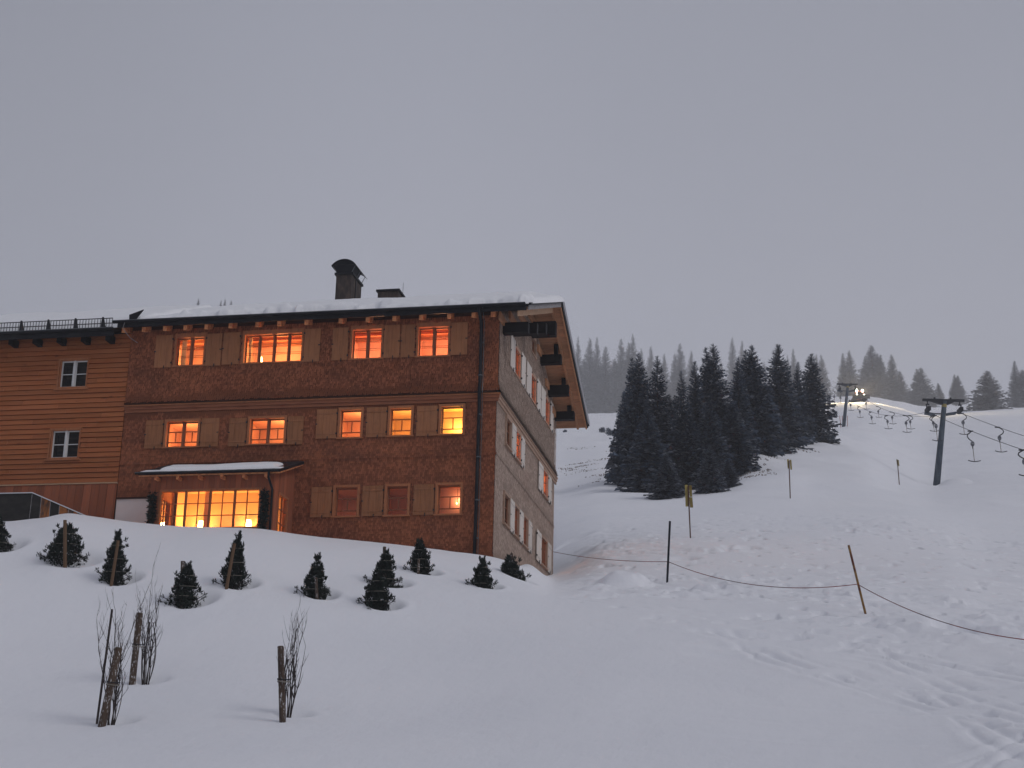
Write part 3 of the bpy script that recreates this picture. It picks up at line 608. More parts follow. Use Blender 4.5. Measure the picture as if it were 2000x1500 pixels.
# ---- shutters
def shutter(W, u0, u1, z0, z1, hinge, m, off=0.075, battens=True, ang=0.0):
    mb = MB(); n = 3; w_ = (u1 - u0) / n
    for i in range(n): mb.wb(W, u0 + i * w_ + .002, u0 + (i + 1) * w_ - .002, z0, z1, off, off + .03 - (i % 2) * .002)
    s_ = mb.build('shutter', m, H)
    for zz in ((z0 + .14, z1 - .18) if battens else ()):
        b = MB(); b.wb(W, u0 + .015, u1 - .015, zz, zz + .05, off + .031, off + .047); b.build('batten', m, s_)
    hx = u1 if hinge > 0 else u0
    for zz in (z0 + .17, z1 - .16):
        b = MB(); b.wb(W, hx - .02, hx + .02, zz - .03, zz + .03, off + .005, off + .052); b.build('hinge', 'iron', s_)
    ox = u0 + .02 if hinge > 0 else u1 - .02
    b = MB(); b.wb(W, ox - .05, ox + .02, (z0 + z1) / 2 - .02, (z0 + z1) / 2 + .012, off + .031, off + .048); b.wb(W, (u0 + u1) / 2 + .05, (u0 + u1) / 2 + .07, z0 - .05, z0 + .07, off + .031, off + .06)
    b.build('shutter_catch', 'iron', s_)
for s_ in FS: shutter(FRONT, *s_[:4], s_[4], 'shutter', 0.085, battens=False)
for s_ in FS2: shutter(FRONT, *s_[:4], s_[4], 'shutter', 0.045)
for i, s_ in enumerate(GS): shutter(GABLE, *s_, 1 if i % 2 == 0 else -1, 'shutter_pale', 0.08 if s_[2] > 1 else 0.05, battens=s_[2] < 1)

# ---- roof
RX0, RX1, YF, YK = -13.95, 1.2, -0.62, 13.05
def slab(name, x0, x1, ya, yb, m, top=0.0, bot=-TH, parent=H, ins=0.0):
    mb = MB(); mb.hexa([(x0, ya, zr(ya) + bot), (x1, ya, zr(ya) + bot), (x1, yb, zr(yb) + bot), (x0, yb, zr(yb) + bot),
                        (x0, ya, zr(ya) + top), (x1, ya, zr(ya) + top), (x1, yb, zr(yb) + top), (x0, yb, zr(yb) + top)])
    return mb.build(name, m, parent)
slab('roof', RX0, RX1 - .03, YF, 6.05, 'tin', 0, -.10); slab('roof', RX0, RX1 - .03, 6.05, YK, 'tin', 0, -.10)
# boarding seen from below at the verge and the eaves
mb0 = 0
def board(x0, x1, ya, yb, m='wood', name='soffit_board'):
    mb = MB(); b0, t0 = -TH, -.104
    mb.hexa([(x0, ya, zr(ya) + b0), (x1, ya, zr(ya) + b0), (x1, yb, zr(yb) + b0), (x0, yb, zr(yb) + b0), (x0, ya, zr(ya) + t0), (x1, ya, zr(ya) + t0), (x1, yb, zr(yb) + t0), (x0, yb, zr(yb) + t0)])
    mb.build(name, m, H)
y = YF + .06
while y < 6.0: board(-.25, RX1 - .06, y + .004, min(y + .2, 6.045) - .004); y += .2
y = 6.06
while y < YK - .1: board(-.25, RX1 - .06, y + .004, min(y + .2, YK - .02) - .004); y += .2
x = RX0 + .02
while x < -.3: board(x + .003, min(x + .6, -.256) - .003, YF + .06, 0.3, 'wood_orange'); x += .6
# bargeboards and metal verge strips
def verge(name, x0, x1, ya, yb, zt, zb, m):
    mb = MB(); mb.hexa([(x0, ya, zr(ya) + zb), (x1, ya, zr(ya) + zb), (x1, yb, zr(yb) + zb), (x0, yb, zr(yb) + zb), (x0, ya, zr(ya) + zt), (x1, ya, zr(ya) + zt), (x1, yb, zr(yb) + zt), (x0, yb, zr(yb) + zt)]); mb.build(name, m, H)
verge('bargeboard', RX1 - .055, RX1, YF + .02, 6.04, -.03, -.215, 'wood_grey'); verge('bargeboard', RX1 - .055, RX1, 6.06, YK - .02, -.03, -.27, 'wood')
verge('verge_flashing', RX1 - .02, RX1 + .05, YF, 6.05, .045, -.045, 'tin'); verge('verge_flashing', RX1 + .002, RX1 + .05, 6.055, YK, .045, -.20, 'tin')
verge('flying_rafter', RX1 - .42, RX1 - .33, YF + .05, 6.04, -TH - .003, -TH - .24, 'wood_pale'); verge('flying_rafter', RX1 - .42, RX1 - .33, 6.06, YK - .1, -TH - .003, -TH - .12, 'wood')
# purlin ends
for Yp, zt, zb, xe in ((0.58, 3.12, 2.74, 0.97), (2.3, 3.68, 3.28, 0.97), (4.15, 4.33, 3.92, 0.97), (6.0, 5.03, 4.46, 1.02), (8.05, 4.36, 4.00, 0.90), (9.98, 3.68, 3.26, 0.90), (11.62, 3.04, 2.70, 0.88)):
    mb = MB(); mb.box(-.3, xe, Yp - .16, Yp + .16, zb, zt); mb.build('purlin', 'charred', H)
    mb = MB()
    if Yp > 7: mb.box(xe - .30, xe - .14, Yp - .07, Yp + .07, zt + .003, zu(Yp) - .002); mb.build('purlin_post', 'charred', H)
    mb = MB(); mb.box(0.06, .14, Yp - .9, Yp + .55, min(zt + .01, zu(Yp - .9) - .3, zu(Yp + .55) - .3), min(zu(Yp - .9), zu(Yp + .55)) - .02); mb.build('infill_board', 'wood', H)
# rafter tails under the front eave
for x in (-13.76, -12.98, -12.17, -11.39, -10.59, -9.68, -8.68, -7.86, -6.85, -5.59, -4.6, -3.63, -2.67, -1.66, -.79, -.11):
    mb = MB(); ya, yb = -.50, .25; h_ = .27
    mb.hexa([(x - .07, ya, zr(ya) - TH - h_ + .05), (x + .07, ya, zr(ya) - TH - h_ + .05), (x + .07, yb, zr(yb) - TH - h_), (x - .07, yb, zr(yb) - TH - h_),
             (x - .07, ya, zr(ya) - TH - .003), (x + .07, ya, zr(ya) - TH - .003), (x + .07, yb, zr(yb) - TH - .003), (x - .07, yb, zr(yb) - TH - .003)]); mb.build('rafter_tail', 'wood_orange', H)
def gutter(x0, x1, y, z, r, parent, name='gutter'):
    mb = MB(); n = 8; pts = [(y + r * math.cos(t), z + r * math.sin(t)) for t in [math.pi + math.pi * i / n for i in range(n + 1)]]
    for i in range(n):
        mb.quad((x0, *pts[i]), (x1, *pts[i]), (x1, *pts[i + 1]), (x0, *pts[i + 1]))
    for x in (x0, x1): mb.quad(*[(x, *p) for p in pts])
    g = mb.build(name, 'tin', parent); b = MB(); b.tube([(x0, y - r, z), (x1, y - r, z)], .014, 6); b.build('gutter_bead', 'rim', g); return g
gutter(RX0 - .15, 1.08, YF - .09, zr(YF) + .0, .085, H)
mb = MB(); mb.box(RX0, 1.1, YF - .02, YF + .04, zr(YF) - .22, zr(YF) - .01); mb.build('fascia', 'tin', H)
gutter(RX0, RX1 + .08, YK + .09, zr(YK) - .02, .08, H)
mb = MB(); mb.box(RX0, RX1 + .02, YK - .015, YK + .04, zr(YK) - .16, zr(YK) - .01); mb.build('fascia', 'tin', H)
mb = MB(); mb.tube([(-.55, YF - .09, zr(YF) - .06), (-.55, YF - .09, zr(YF) - .2), (-.55, -.32, 2.95), (-.56, -.21, 2.6), (-.56, -.17, .8), (-.56, -.24, .6), (-.56, -.24, .3), (-.57, -.15, 0), (-.58, -.12, -3), (-.58, -.2, -5.7)], .062, 10); dp = mb.build('downpipe', 'tin', H, smooth=True)
for z in (2.2, 1.0, -.4, -1.9, -3.4, -4.7):
    mb = MB(); mb.tube([(-.56, -.17 if z > .5 else -.13, z), (-.56, -.17 if z > .5 else -.13, z + .04)], .075, 10); mb.build('pipe_clip', 'rim', dp)
mb = MB(); mb.tube([(-.44, YF - .1, zr(YF)), (-.44, -.3, 2.9), (-.47, -.16, 2.5), (-.47, -.14, .8), (-.47, -.19, .4), (-.48, -.08, -.1), (-.49, -.07, -5.6)], .011, 5); mb.build('earthing_wire', 'rim', H)
mb = MB(); mb.tube([(-13.62, YF - .12, 3.36), (-13.66, YF - .16, 3.1), (-13.52, -.45, 2.85), (-13.35, -.12, 2.75)], .012, 5); mb.build('cable', 'wood_grey', H)

# ---- chimneys
cx0, cx1, cy0, cy1, ct = -7.62, -6.98, 5.0, 6.35, 7.02
mb = MB(); mb.box(cx0, cx1, cy0, cy1, 5.3, ct); ch_ = mb.build('chimney', 'slab', H)
mb = MB(); mb.box(cx0 - .06, cx1 + .06, cy0 - .06, cy1 + .06, ct + .002, ct + .09); mb.build('chimney_cap', 'tin', ch_)
mb = MB(); mb.box(cx1 + .001, cx1 + .03, cy0 + .5, cy0 + .6, 5.3, ct - .003); mb.build('corner_strip', 'tin', ch_)
cz = ct + .09; cxm = (cx0 + cx1) / 2; mb = MB(); n = 14; R_ = .62; hw = .50
th0 = math.asin(hw / R_); prof = [(cxm + R_ * math.sin(t), cz + .50 - R_ + R_ * math.cos(t)) for t in np.linspace(-th0, th0, n)]
for i in range(n - 1):
    (xa, za), (xb, zb) = prof[i], prof[i + 1]
    mb.hexa([(xa, cy0 - .15, za), (xb, cy0 - .15, zb), (xb, cy1 + .15, zb), (xa, cy1 + .15, za), (xa, cy0 - .15, za + .03), (xb, cy0 - .15, zb + .03), (xb, cy1 + .15, zb + .03), (xa, cy1 + .15, za + .03)])
mb.build('chimney_cowl', 'tin', ch_)
mb = MB()       # flared throat of the cowl
mb.hexa([(cx0 + .03, cy0 + .02, cz), (cx1 - .03, cy0 + .02, cz), (cx1 - .03, cy1 - .5, cz), (cx0 + .03, cy1 - .5, cz), (prof[1][0], cy0 - .1, prof[1][1] - .02), (prof[-2][0], cy0 - .1, prof[1][1] - .02), (prof[-2][0], cy1 - .45, prof[1][1] - .02), (prof[1][0], cy1 - .45, prof[1][1] - .02)])
k_ = [(p[0], cy0 - .1, p[1] - .004) for p in prof[1:-1]]; mb.quad(*k_); mb.build('cowl_throat', 'tin', ch_)
for s_, y_ in ((-1, cy0), (1, cy0), (1, (cy0 + cy1) / 2), (1, cy1), (-1, cy1)):
    mb = MB(); mb.tube([(cxm + s_ * .30, y_, cz), (cxm + s_ * .46, y_ - .05, prof[0][1] + .03)], .014, 5); mb.build('cowl_bracket', 'rim', ch_)
mb = MB(); mb.box(-6.17, -5.33, 5.95, 6.75, 5.3, 6.60); c2 = mb.build('chimney', 'slab', H, label='low wide chimney with flat cap')
mb = MB(); mb.box(-6.23, -5.27, 5.88, 6.82, 6.602, 6.68); mb.build('chimney_cap', 'tin', c2)
mb = MB(); mb.tube([(-5.30, 6.5, 6.5), (-5.29, 6.5, 7.15)], .009, 5); mb.build('lightning_rod', 'rim', c2)

# ---- sunroom: built on to the front
px0, px1, py = PORCH[0], PORCH[1], -2.0
PF = Wall((0, py, 0), (1, 0, 0), (0, -1, 0)); PR = Wall((px1, 0, 0), (0, 1, 0), (1, 0, 0)); PL_ = Wall((px0, 0, 0), (0, -1, 0), (-1, 0, 0))
wz0, wz1, wx0, wx1 = -4.56, -3.30, -11.07, -7.60
def vboards(W, u0, u1, z0, z1f, n0, n1, nm='sunroom_board', m='vboard', step=.19, parent=H, holes=()):
    u = u0
    while u < u1 - .01:
        v = min(u + step, u1); m_ = (u + v) / 2
        segs = [(z0, z1f(m_))]
        for h in holes:
            if h[0] < m_ < h[1]: segs = [(z0, h[2]), (h[3], z1f(m_))]
        for (a_, b_) in segs:
            if b_ - a_ > .03:
                mb = MB(); mb.wb(W, u + .003, v - .003, a_, b_, n0, n1); mb.build(nm, m, parent)
        u = v
mb = MB()
for (a_, b_, c_, d_) in ((px0, px1, wz1, -2.74), (px0, px1, -6.2, wz0), (px0, wx0, wz0, wz1), (wx1, px1, wz0, wz1)):
    mb.quad(PF.p(a_, c_, 0), PF.p(b_, c_, 0), PF.p(b_, d_, 0), PF.p(a_, d_, 0))
sz0, sz1, su0, su1 = -4.75, -3.35, -1.50, -.62
for W, h in ((PR, (su0, su1)), (PL_, (.5, 1.5))):
    a_, b_ = (py, 0) if W is PR else (0, -py)
    for (q0, q1, q2, q3) in ((a_, h[0], -6.2, -2.05), (h[1], b_, -6.2, -2.05), (h[0], h[1], -6.2, sz0), (h[0], h[1], sz1, -2.05)):
        f_ = lambda u: min(q3, -1.98 - .35 * abs(u)) if q3 > -3 else q3
        mb.quad(W.p(q0, q2, 0), W.p(q1, q2, 0), W.p(q1, f_(q1), 0), W.p(q0, f_(q0), 0))
mb.build('sunroom_wall', 'wood', H)
vboards(PF, px0, px1, wz1 + .0, lambda u: -2.78, .003, .025, holes=())
vboards(PF, px0, px1, -6.0, lambda u: wz0 - .08, .003, .025); vboards(PF, px0, wx0 - .10, wz0 - .08, lambda u: wz1, .003, .025); vboards(PF, wx1 + .10, px1, wz0 - .08, lambda u: wz1, .003, .025)
vboards(PR, py, 0, -6.0, lambda u: -2.08 - .35 * abs(u), .003, .022, holes=((su0 - .06, su1 + .06, sz0 - .06, sz1 + .06),))
def gridwin(W, u0, u1, z0, z1, nc, nr_, heavy):
    c = MB(); f = .07; c.wb(W, u0 - f, u1 + f, z1, z1 + f, -.12, .04); c.wb(W, u0 - f, u1 + f, z0 - f, z0, -.12, .06); c.wb(W, u0 - f, u0, z0, z1, -.12, .036); c.wb(W, u1, u1 + f, z0, z1, -.12, .036)
    wn = c.build('sunroom_window', 'casing', H); sw = (u1 - u0) / nc
    for i in range(1, nc):
        mb = MB(); t_ = .034 if (i % heavy == 0) else .013; mb.wb(W, u0 + i * sw - t_, u0 + i * sw + t_, z0, z1, -.06, -.01 + (0.02 if i % heavy == 0 else 0)); mb.build('mullion', 'sash', wn)
    for j in range(1, nr_):
        mb = MB(); zz = z0 + (z1 - z0) * j / nr_; mb.wb(W, u0, u1, zz - .012, zz + .012, -.055, -.014); mb.build('glazing_bar', 'sash', wn)
    for i in range(nc):
        for j in range(nr_):
            a_, b_ = u0 + i * sw + .014, u0 + (i + 1) * sw - .014; c_, d_ = z0 + (z1 - z0) * j / nr_ + .013, z0 + (z1 - z0) * (j + 1) / nr_ - .013
            p = MB(); p.quad(W.p(a_, c_, -.035), W.p(b_, c_, -.035), W.p(b_, d_, -.035), W.p(a_, d_, -.035)); p.build('pane', 'glass', wn)
    return wn
gridwin(PF, wx0, wx1, wz0, wz1, 8, 3, 2); gridwin(PR, su0, su1, sz0, sz1, 2, 3, 9); gridwin(PL_, .5, 1.5, sz0, sz1, 3, 4, 9)
# inside of the sunroom
mb = MB(); yi = 1.2; xa, xb = px0 + .03, px1 - .03
mb.quad((xa, yi, -4.9), (xb, yi, -4.9), (xb, yi, -2.55), (xa, yi, -2.55)); mb.quad((xa, 0.02, -4.9), (xa, yi, -4.9), (xa, yi, -2.55), (xa, .02, -2.55)); mb.quad((xb, .02, -4.9), (xb, yi, -4.9), (xb, yi, -2.55), (xb, .02, -2.55))
mb.quad((xa, py + .03, -4.9), (xb, py + .03, -4.9), (xb, yi, -4.9), (xa, yi, -4.9)); mb.quad((xa, py + .03, -2.95), (xb, py + .03, -2.95), (xb, yi, -2.62), (xa, yi, -2.62))
mb.build('sunroom_interior', 'cream', H)
mb = MB(); N_ = 12; c0, c1 = -10.45, -9.35
arch = [(c0, -4.9)] + [((c0 + c1) / 2 - math.cos(t) * .55, -3.75 + .30 * math.sin(t)) for t in np.linspace(0, math.pi, N_)] + [(c1, -4.9)]
mb.quad(*[(x_, yi - .05, z_) for x_, z_ in arch]); mb.build('interior_arch_door', 'room', H)
mb = MB(); mb.box(-10.45, -10.30, .3, .5, -4.9, -2.7); mb.box(-7.75, -7.6, .7, .9, -4.9, -2.7); mb.build('interior_post', 'room', H)
for lx in (-10.78, -9.02):
    p = Vector((lx, .95, -3.93)); mb = MB(); mb.tube([p, p + Vector((0, 0, .26))], [.13, .09], 12); lo = mb.build('sconce', 'lamp', H)
    l = bpy.data.lights.new('sconce_light', 'POINT'); l.energy = 85; l.color = (1.0, .46, .12); l.shadow_soft_size = .1
    o = bpy.data.objects.new('sconce_light', l); o.location = p + Vector((0, -.17, .1)) - wpos(lo); o.parent = lo; COL.objects.link(o)
# sunroom roof
ra, rb, ry = px0 - .32, px1 + .33, -2.42
def zp(Y): return -1.84 + .355 * Y
mb = MB(); mb.hexa([(ra, ry, zp(ry) - .10), (rb, ry, zp(ry) - .10), (rb, -.03, zp(0) - .10), (ra, -.03, zp(0) - .10), (ra, ry, zp(ry)), (rb, ry, zp(ry)), (rb, -.03, zp(0)), (ra, -.03, zp(0))]); pr = mb.build('sunroom_roof', 'tin', H)
mb = MB(); mb.hexa([(ra + .03, ry + .03, zp(ry) - .15), (rb - .03, ry + .03, zp(ry) - .15), (rb - .03, -.03, zp(0) - .15), (ra + .03, -.03, zp(0) - .15), (ra + .03, ry + .03, zp(ry) - .103), (rb - .03, ry + .03, zp(ry) - .103), (rb - .03, -.03, zp(0) - .103), (ra + .03, -.03, zp(0) - .103)]); mb.build('roof_boarding', 'wood_orange', pr)
gutter(ra - .06, rb + .02, ry - .07, zp(ry) - .04, .06, H, 'sunroom_gutter')
for k in range(6):
    x_ = px0 + .3 + k * .78; mb = MB(); mb.box(x_ - .05, x_ + .05, ry + .08, py - .03, zp(ry) - .25, zp(ry) - .14); mb.build('rafter_tail', 'wood_orange', H)
mb = MB(); mb.tube([(px1 - .05, ry - .07, zp(ry) - .08), (px1 - .05, ry - .07, zp(ry) - .3), (px1 - .02, -2.12, zp(ry) - .62), (px1 - .02, -2.09, -5.4)], .042, 8); mb.build('sunroom_downpipe', 'tin', H, smooth=True)
mb = MB(); mb.box(XL + .02, px0 - .02, -.05, -.003, -5.6, -3.02); mb.build('plaster_plinth', 'plaster', H)
mb = MB(); mb.box(XL + .02, px0 - .02, -.11, -.003, -3.05, -2.99); mb.build('drip_board', 'sheath', H)

# ---- snow on the roofs: a loose body resting on each
def snow_sheet(name, x0, x1, y0, y1, zf, thick, label, seed, nx, ny, edge_noise=.12, lump=0.0, ridge=None):
    xs = np.linspace(x0, x1, nx); ys = np.linspace(y0, y1, ny); X, Y = np.meshgrid(xs, ys, indexing='ij')
    e = (fbm(X / 1.5, Y * 0 + seed, seed, 3) + .6 * fbm(X / .5, Y / .5, seed + 2, 2)) * edge_noise
    dxl = X - x0; dxr = x1 - X; dyf = Y - (y0 + np.abs(e)); dyb = (y1 - Y) if ridge is None else Y * 0 + 9
    ed = np.minimum(np.minimum(dxl, dxr), np.minimum(dyf, dyb)); t = thick(X, Y); t = t + np.minimum(.10, t * .35) * fbm(X / 1.6, Y / .9, seed + 5, 4) + lump * np.maximum(0, fbm(X / .55, Y / .3, seed + 9, 2)) * np.exp(-np.maximum(dyf, 0) / .5)
    prof_ = np.sqrt(np.clip(1 - (1 - np.clip(ed / .30, 0, 1)) ** 2, 0, 1)); t = t * prof_
    Zb = np.vectorize(zf)(Y) + .004; Z = Zb + np.maximum(t, 0)
    V = np.concatenate([np.stack([X, Y, Z], -1).reshape(-1, 3), np.stack([X, Y, Zb], -1).reshape(-1, 3)]); N_ = nx * ny
    i, j = np.meshgrid(np.arange(nx - 1), np.arange(ny - 1), indexing='ij'); a_ = (i * ny + j).ravel(); keep = (t > .012); km = keep.ravel()
    Q = np.stack([a_, a_ + ny, a_ + ny + 1, a_ + 1], -1); Q = Q[km[Q].any(1)]
    bot = Q[:, ::-1] + N_
    me = bpy.data.meshes.new(name); me.from_pydata([tuple(v) for v in V], [], [tuple(q) for q in Q] + [tuple(q) for q in bot]); me.materials.append(MT['roofsnow'])
    me.polygons.foreach_set('use_smooth', [True] * len(me.polygons)); me.update()
    o = bpy.data.objects.new(name, me); COL.objects.link(o); tag(o, label, 'snow', None, 'stuff'); return o
def th_main(X, Y):
    return .22 + .27 * np.clip((Y + .3) / 5, 0, 1) * np.clip((RX1 - X) / 1.5, .25, 1) - .12 * np.clip((-11.5 - X) / 1.5, 0, 1)
snow_sheet('roof_snow', -13.6, RX1 + .12, YF + .02, YK + .05, zr, th_main, 'thick lumpy snow lying on the main farmhouse roof', 4, 480, 260, .55, .55)

# ================================================================== PLANK WING
A = empty('plank_wing', (-18, 6.0, -5.0), 'lower wing clad in orange brown horizontal planks left of the shingled farmhouse', 'building')
AX0 = -21.5
def az_r(Y): return 5.75 - (.385 * (6.05 - Y) if Y < 6.05 else .42 * (Y - 6.05))
AW = [(-16.30, -15.22, 1.13, 2.22), (-16.35, -15.25, -1.52, -.43)]
mbw = wall_grid(FRONT, AX0, XL - .01, -6.2, lambda u: az_r(0) - .3, [(a[0] + .03, a[1] - .03, a[2] + .03, a[3] - .03) for a in AW], n=-.02)
mbw.quad((AX0, .02, -6.2), (AX0, 12, -6.2), (AX0, 12, 3.2), (AX0, 6.05, 5.4), (AX0, .02, 3.2)); mbw.quad((AX0, 12, -6.2), (XL - .01, 12, -6.2), (XL - .01, 12, 3.2), (AX0, 12, 3.2)); mbw.build('wall', 'sheath', A)
R3 = random.Random(3); z = -2.42; ph = .186
while z < 3.05:
    cuts = sorted(R3.uniform(AX0 + .6, XL - .8) for _ in range(2)); e = [AX0] + cuts + [XL - .02]
    for a_, b_ in zip(e[:-1], e[1:]):
        segs = [(a_, b_)]
        for h in AW:
            if h[2] - .02 < z + ph / 2 < h[3] + .02: segs = [s2 for s1 in segs for s2 in ((s1[0], min(s1[1], h[0])), (max(s1[0], h[1]), s1[1])) if s2[1] - s2[0] > .05]
        for (c_, d_) in segs:
            mb = MB(); o0 = .05 + R3.random() * .012; q = FRONT.p
            mb.hexa([q(c_ + .005, z + .013, o0), q(d_ - .005, z + .013, o0), q(d_ - .005, z + .013, -.015), q(c_ + .005, z + .013, -.015), q(c_ + .003, z + ph - .004, o0 - .035), q(d_ - .003, z + ph - .004, o0 - .035), q(d_ - .003, z + ph - .004, -.015), q(c_ + .003, z + ph - .004, -.015)])
            mb.build('plank', 'plank', A)
    z += ph
u = AX0
while u < XL - .03:
    v = min(u + .30, XL - .02); q = FRONT.p; mb = MB(); o1 = .05 + R3.random() * .012
    mb.hexa([q(u + .006, -6, o1 + .28), q(v - .006, -6, o1 + .28), q(v - .006, -6, .2), q(u + .006, -6, .2), q(u + .006, -2.47, o1), q(v - .006, -2.47, o1), q(v - .006, -2.47, 0), q(u + .006, -2.47, 0)])
    mb.build('upright_board', 'vboard', A); u = v
mb = MB(); mb.wb(FRONT, AX0, XL - .02, -2.465, -2.425, -.01, .085); mb.build('ledge_board', 'wood_pale', A)
for a_ in AW:
    wn = window(FRONT, *a_, 'white', 2, 'roomwood', None, parent=A, glass='darkglass', depth=.06, cm='casing', rd=1.2)
    b = MB(); b.wb(FRONT, a_[0] - .09, a_[0] - .035, a_[2] - .05, a_[3] + .05, .02, .07); b.wb(FRONT, a_[0] - .09, a_[1] + .06, a_[3] + .005, a_[3] + .06, .02, .075); b.wb(FRONT, a_[0] - .16, a_[1] + .1, a_[2] - .06, a_[2] - .012, .02, .11); b.build('window_surround', 'casing', A)
def aslab(name, x0, x1, ya, yb, m, t0, b0, par=A):
    mb = MB(); mb.hexa([(x0, ya, az_r(ya) + b0), (x1, ya, az_r(ya) + b0), (x1, yb, az_r(yb) + b0), (x0, yb, az_r(yb) + b0), (x0, ya, az_r(ya) + t0), (x1, ya, az_r(ya) + t0), (x1, yb, az_r(yb) + t0), (x0, yb, az_r(yb) + t0)]); return mb.build(name, m, par)
AYF = -.75; AXR = -14.0
aslab('roof', AX0 - .5, AXR, AYF, 6.05, 'tin', 0, -.14); aslab('roof', AX0 - .5, AXR, 6.05, 12.8, 'tin', 0, -.14); aslab('roof_boarding', AX0 - .4, AXR - .02, AYF + .05, .2, 'charred', -.143, -.19)
gutter(AX0 - .5, AXR + .02, AYF - .08, az_r(AYF) - .02, .09, A); mb = MB(); mb.box(AX0 - .5, AXR, AYF - .02, AYF + .04, az_r(AYF) - .28, az_r(AYF) - .01); mb.build('fascia', 'tin', A)
for k in range(8):
    x = AX0 + .5 + k * .95; mb = MB(); mb.box(x - .09, x + .09, -.5, .1, az_r(-.5) - .46, az_r(-.5) - .2); mb.build('rafter_tail', 'charred', A)
# snow guard fence
sgm = MB(); gx0, gx1, gy = AX0 - .3, -14.22, -.5; gz = az_r(gy) - .0
for j in (0, .5, 1): sgm.beam((gx0, gy, gz + j * .38), (gx1, gy, gz + j * .38), .02, .028)
sg = sgm.build('snow_guard', 'iron', A)
k = 0; x = gx1
bars = MB()
while x > gx0:
    bars.beam((x, gy - .012, gz), (x, gy - .012, gz + .38), .016, .016, up=(0, 1, 0)); x -= .115
bars.build('guard_bar', 'iron', sg, kind='stuff')
x = gx1 - .38
while x > gx0:
    mb = MB(); mb.hexa([(x - .06, gy - .03, gz - .03), (x + .06, gy - .03, gz - .03), (x + .06, gy + .2, gz + .02), (x - .06, gy + .2, gz + .02), (x - .03, gy - .03, gz + .43), (x + .03, gy - .03, gz + .43), (x + .03, gy + .01, gz + .43), (x - .03, gy + .01, gz + .43)]); mb.build('guard_bracket', 'iron', sg); x -= 1.07
snow_sheet('roof_snow', AX0 - .5, -13.0, -.2, 12.7, az_r, lambda X, Y: .42 + .25 * np.clip(Y / 5, 0, 1), 'even smooth snow lying on the plank wing roof behind the snow guard', 14, 140, 150, .05, .05)
mb = MB(); mb.hexa([(-13.72, -.2, 3.62), (-13.45, -.2, 3.66), (-13.45, -.15, 3.66), (-13.72, -.15, 3.62), (-13.74, -.2, 3.82), (-13.2, -.2, 4.0), (-13.2, -.15, 4.0), (-13.74, -.15, 3.82)]); o = mb.build('roof_edge_flap', 'tin', H)
# sunroom roof snow
snow_sheet('sunroom_roof_snow', ra + .6, rb - .35, -2.05, -1.15, zp, lambda X, Y: .14 + 0 * X, 'long rounded bolster of snow on the sunroom roof', 24, 160, 40, .03, .03)
snow_sheet('sunroom_roof_dusting', ra + .05, rb - .02, ry + .02, -2.0, zp, lambda X, Y: .045 + 0 * X, 'thin icy snow strip along the lower edge of the sunroom roof', 29, 160, 24, .05, .0)

# ---- garlands beside the sunroom window
def leaf_cloud(mb, c, n, sx, sz, ls, R_, up=.3):
    for _ in range(n):
        v = Vector((R_.gauss(0, 1), R_.gauss(0, 1), R_.gauss(0, 1))); v.normalize(); v *= R_.random() ** .5
        p = Vector(c) + Vector((v.x * sx, v.y * sx, v.z * sz)); d = Vector((v.x, v.y, v.z + up)).normalized(); s1 = d.cross(Vector((R_.random() - .5, R_.random() - .5, R_.random() - .5))).normalized()
        l_ = ls * (.6 + R_.random() * .8); mb.quad(p - s1 * l_ * .22, p + d * l_ * .5 - s1 * l_ * .1, p + d * l_, p + s1 * l_ * .25, tint=R_.random())
for gx, lab in ((-11.33, 'dark evergreen garland hanging left of the lit sunroom window'), (-7.36, 'dark evergreen garland hanging right of the lit sunroom window')):
    mb = MB(); R_ = random.Random(int(gx * 10))
    for k in range(14): leaf_cloud(mb, (gx + R_.uniform(-.03, .03), py - .14, -3.42 - k * .1), 60, .13, .10, .10, R_, -.2)
    tag(mb.build('garland', 'leaf'), lab, 'garland', 'evergreen garlands')

# ---- dark lean-to in front of the wing
Lt = empty('lean_to', (-15.8, -1.6, -4.8), 'low dark sheeted lean-to with sloping amber glazed flank, half buried in snow', 'lean-to')
def P3(u, v, Y): return Vector(hit_y(u, v, Y))
mb = MB(); A0, B0 = Vector((-19.5, -2.2, -3.26)), Vector((-15.72, -2.2, -3.28)); A1, B1 = Vector((-19.5, -2.25, -5.2)), Vector((-15.75, -2.25, -5.2)); bk = Vector((0, 1.9, 0.0))
mb.hexa([A1, B1, B1 + bk, A1 + bk, A0, B0, B0 + bk, A0 + bk]); mb.build('front_sheet', 'tarp', Lt)
T0, T1 = B0, Vector((-13.65, -2.05, -4.12)); R4 = random.Random(5)
for i in range(6):
    f0, f1 = i / 6, (i + 1) / 6; a_ = T0.lerp(T1, f0 * .98); b_ = T0.lerp(T1, f1 * .98); lo0 = Vector((-15.70 + 2.05 * (f0 ** .9), -2.28, -4.9)); lo1 = Vector((-15.70 + 2.05 * (f1 ** .9), -2.28, -4.9))
    mb = MB(); mb.quad(lo0, lo1, b_, a_); mb.quad(a_, b_, b_ + bk, a_ + bk); mb.build('flank_panel', 'amber' if i in (1, 3, 4) else 'tarp', Lt)
    mb = MB(); mb.tube([a_, lo0], .010, 5); mb.build('glazing_rib', 'wood_grey', Lt)
mb = MB(); mb.tube([A0, T0 + Vector((0, -.02, .01)), T1], .02, 6); mb.build('frosted_edge', 'flake', Lt)

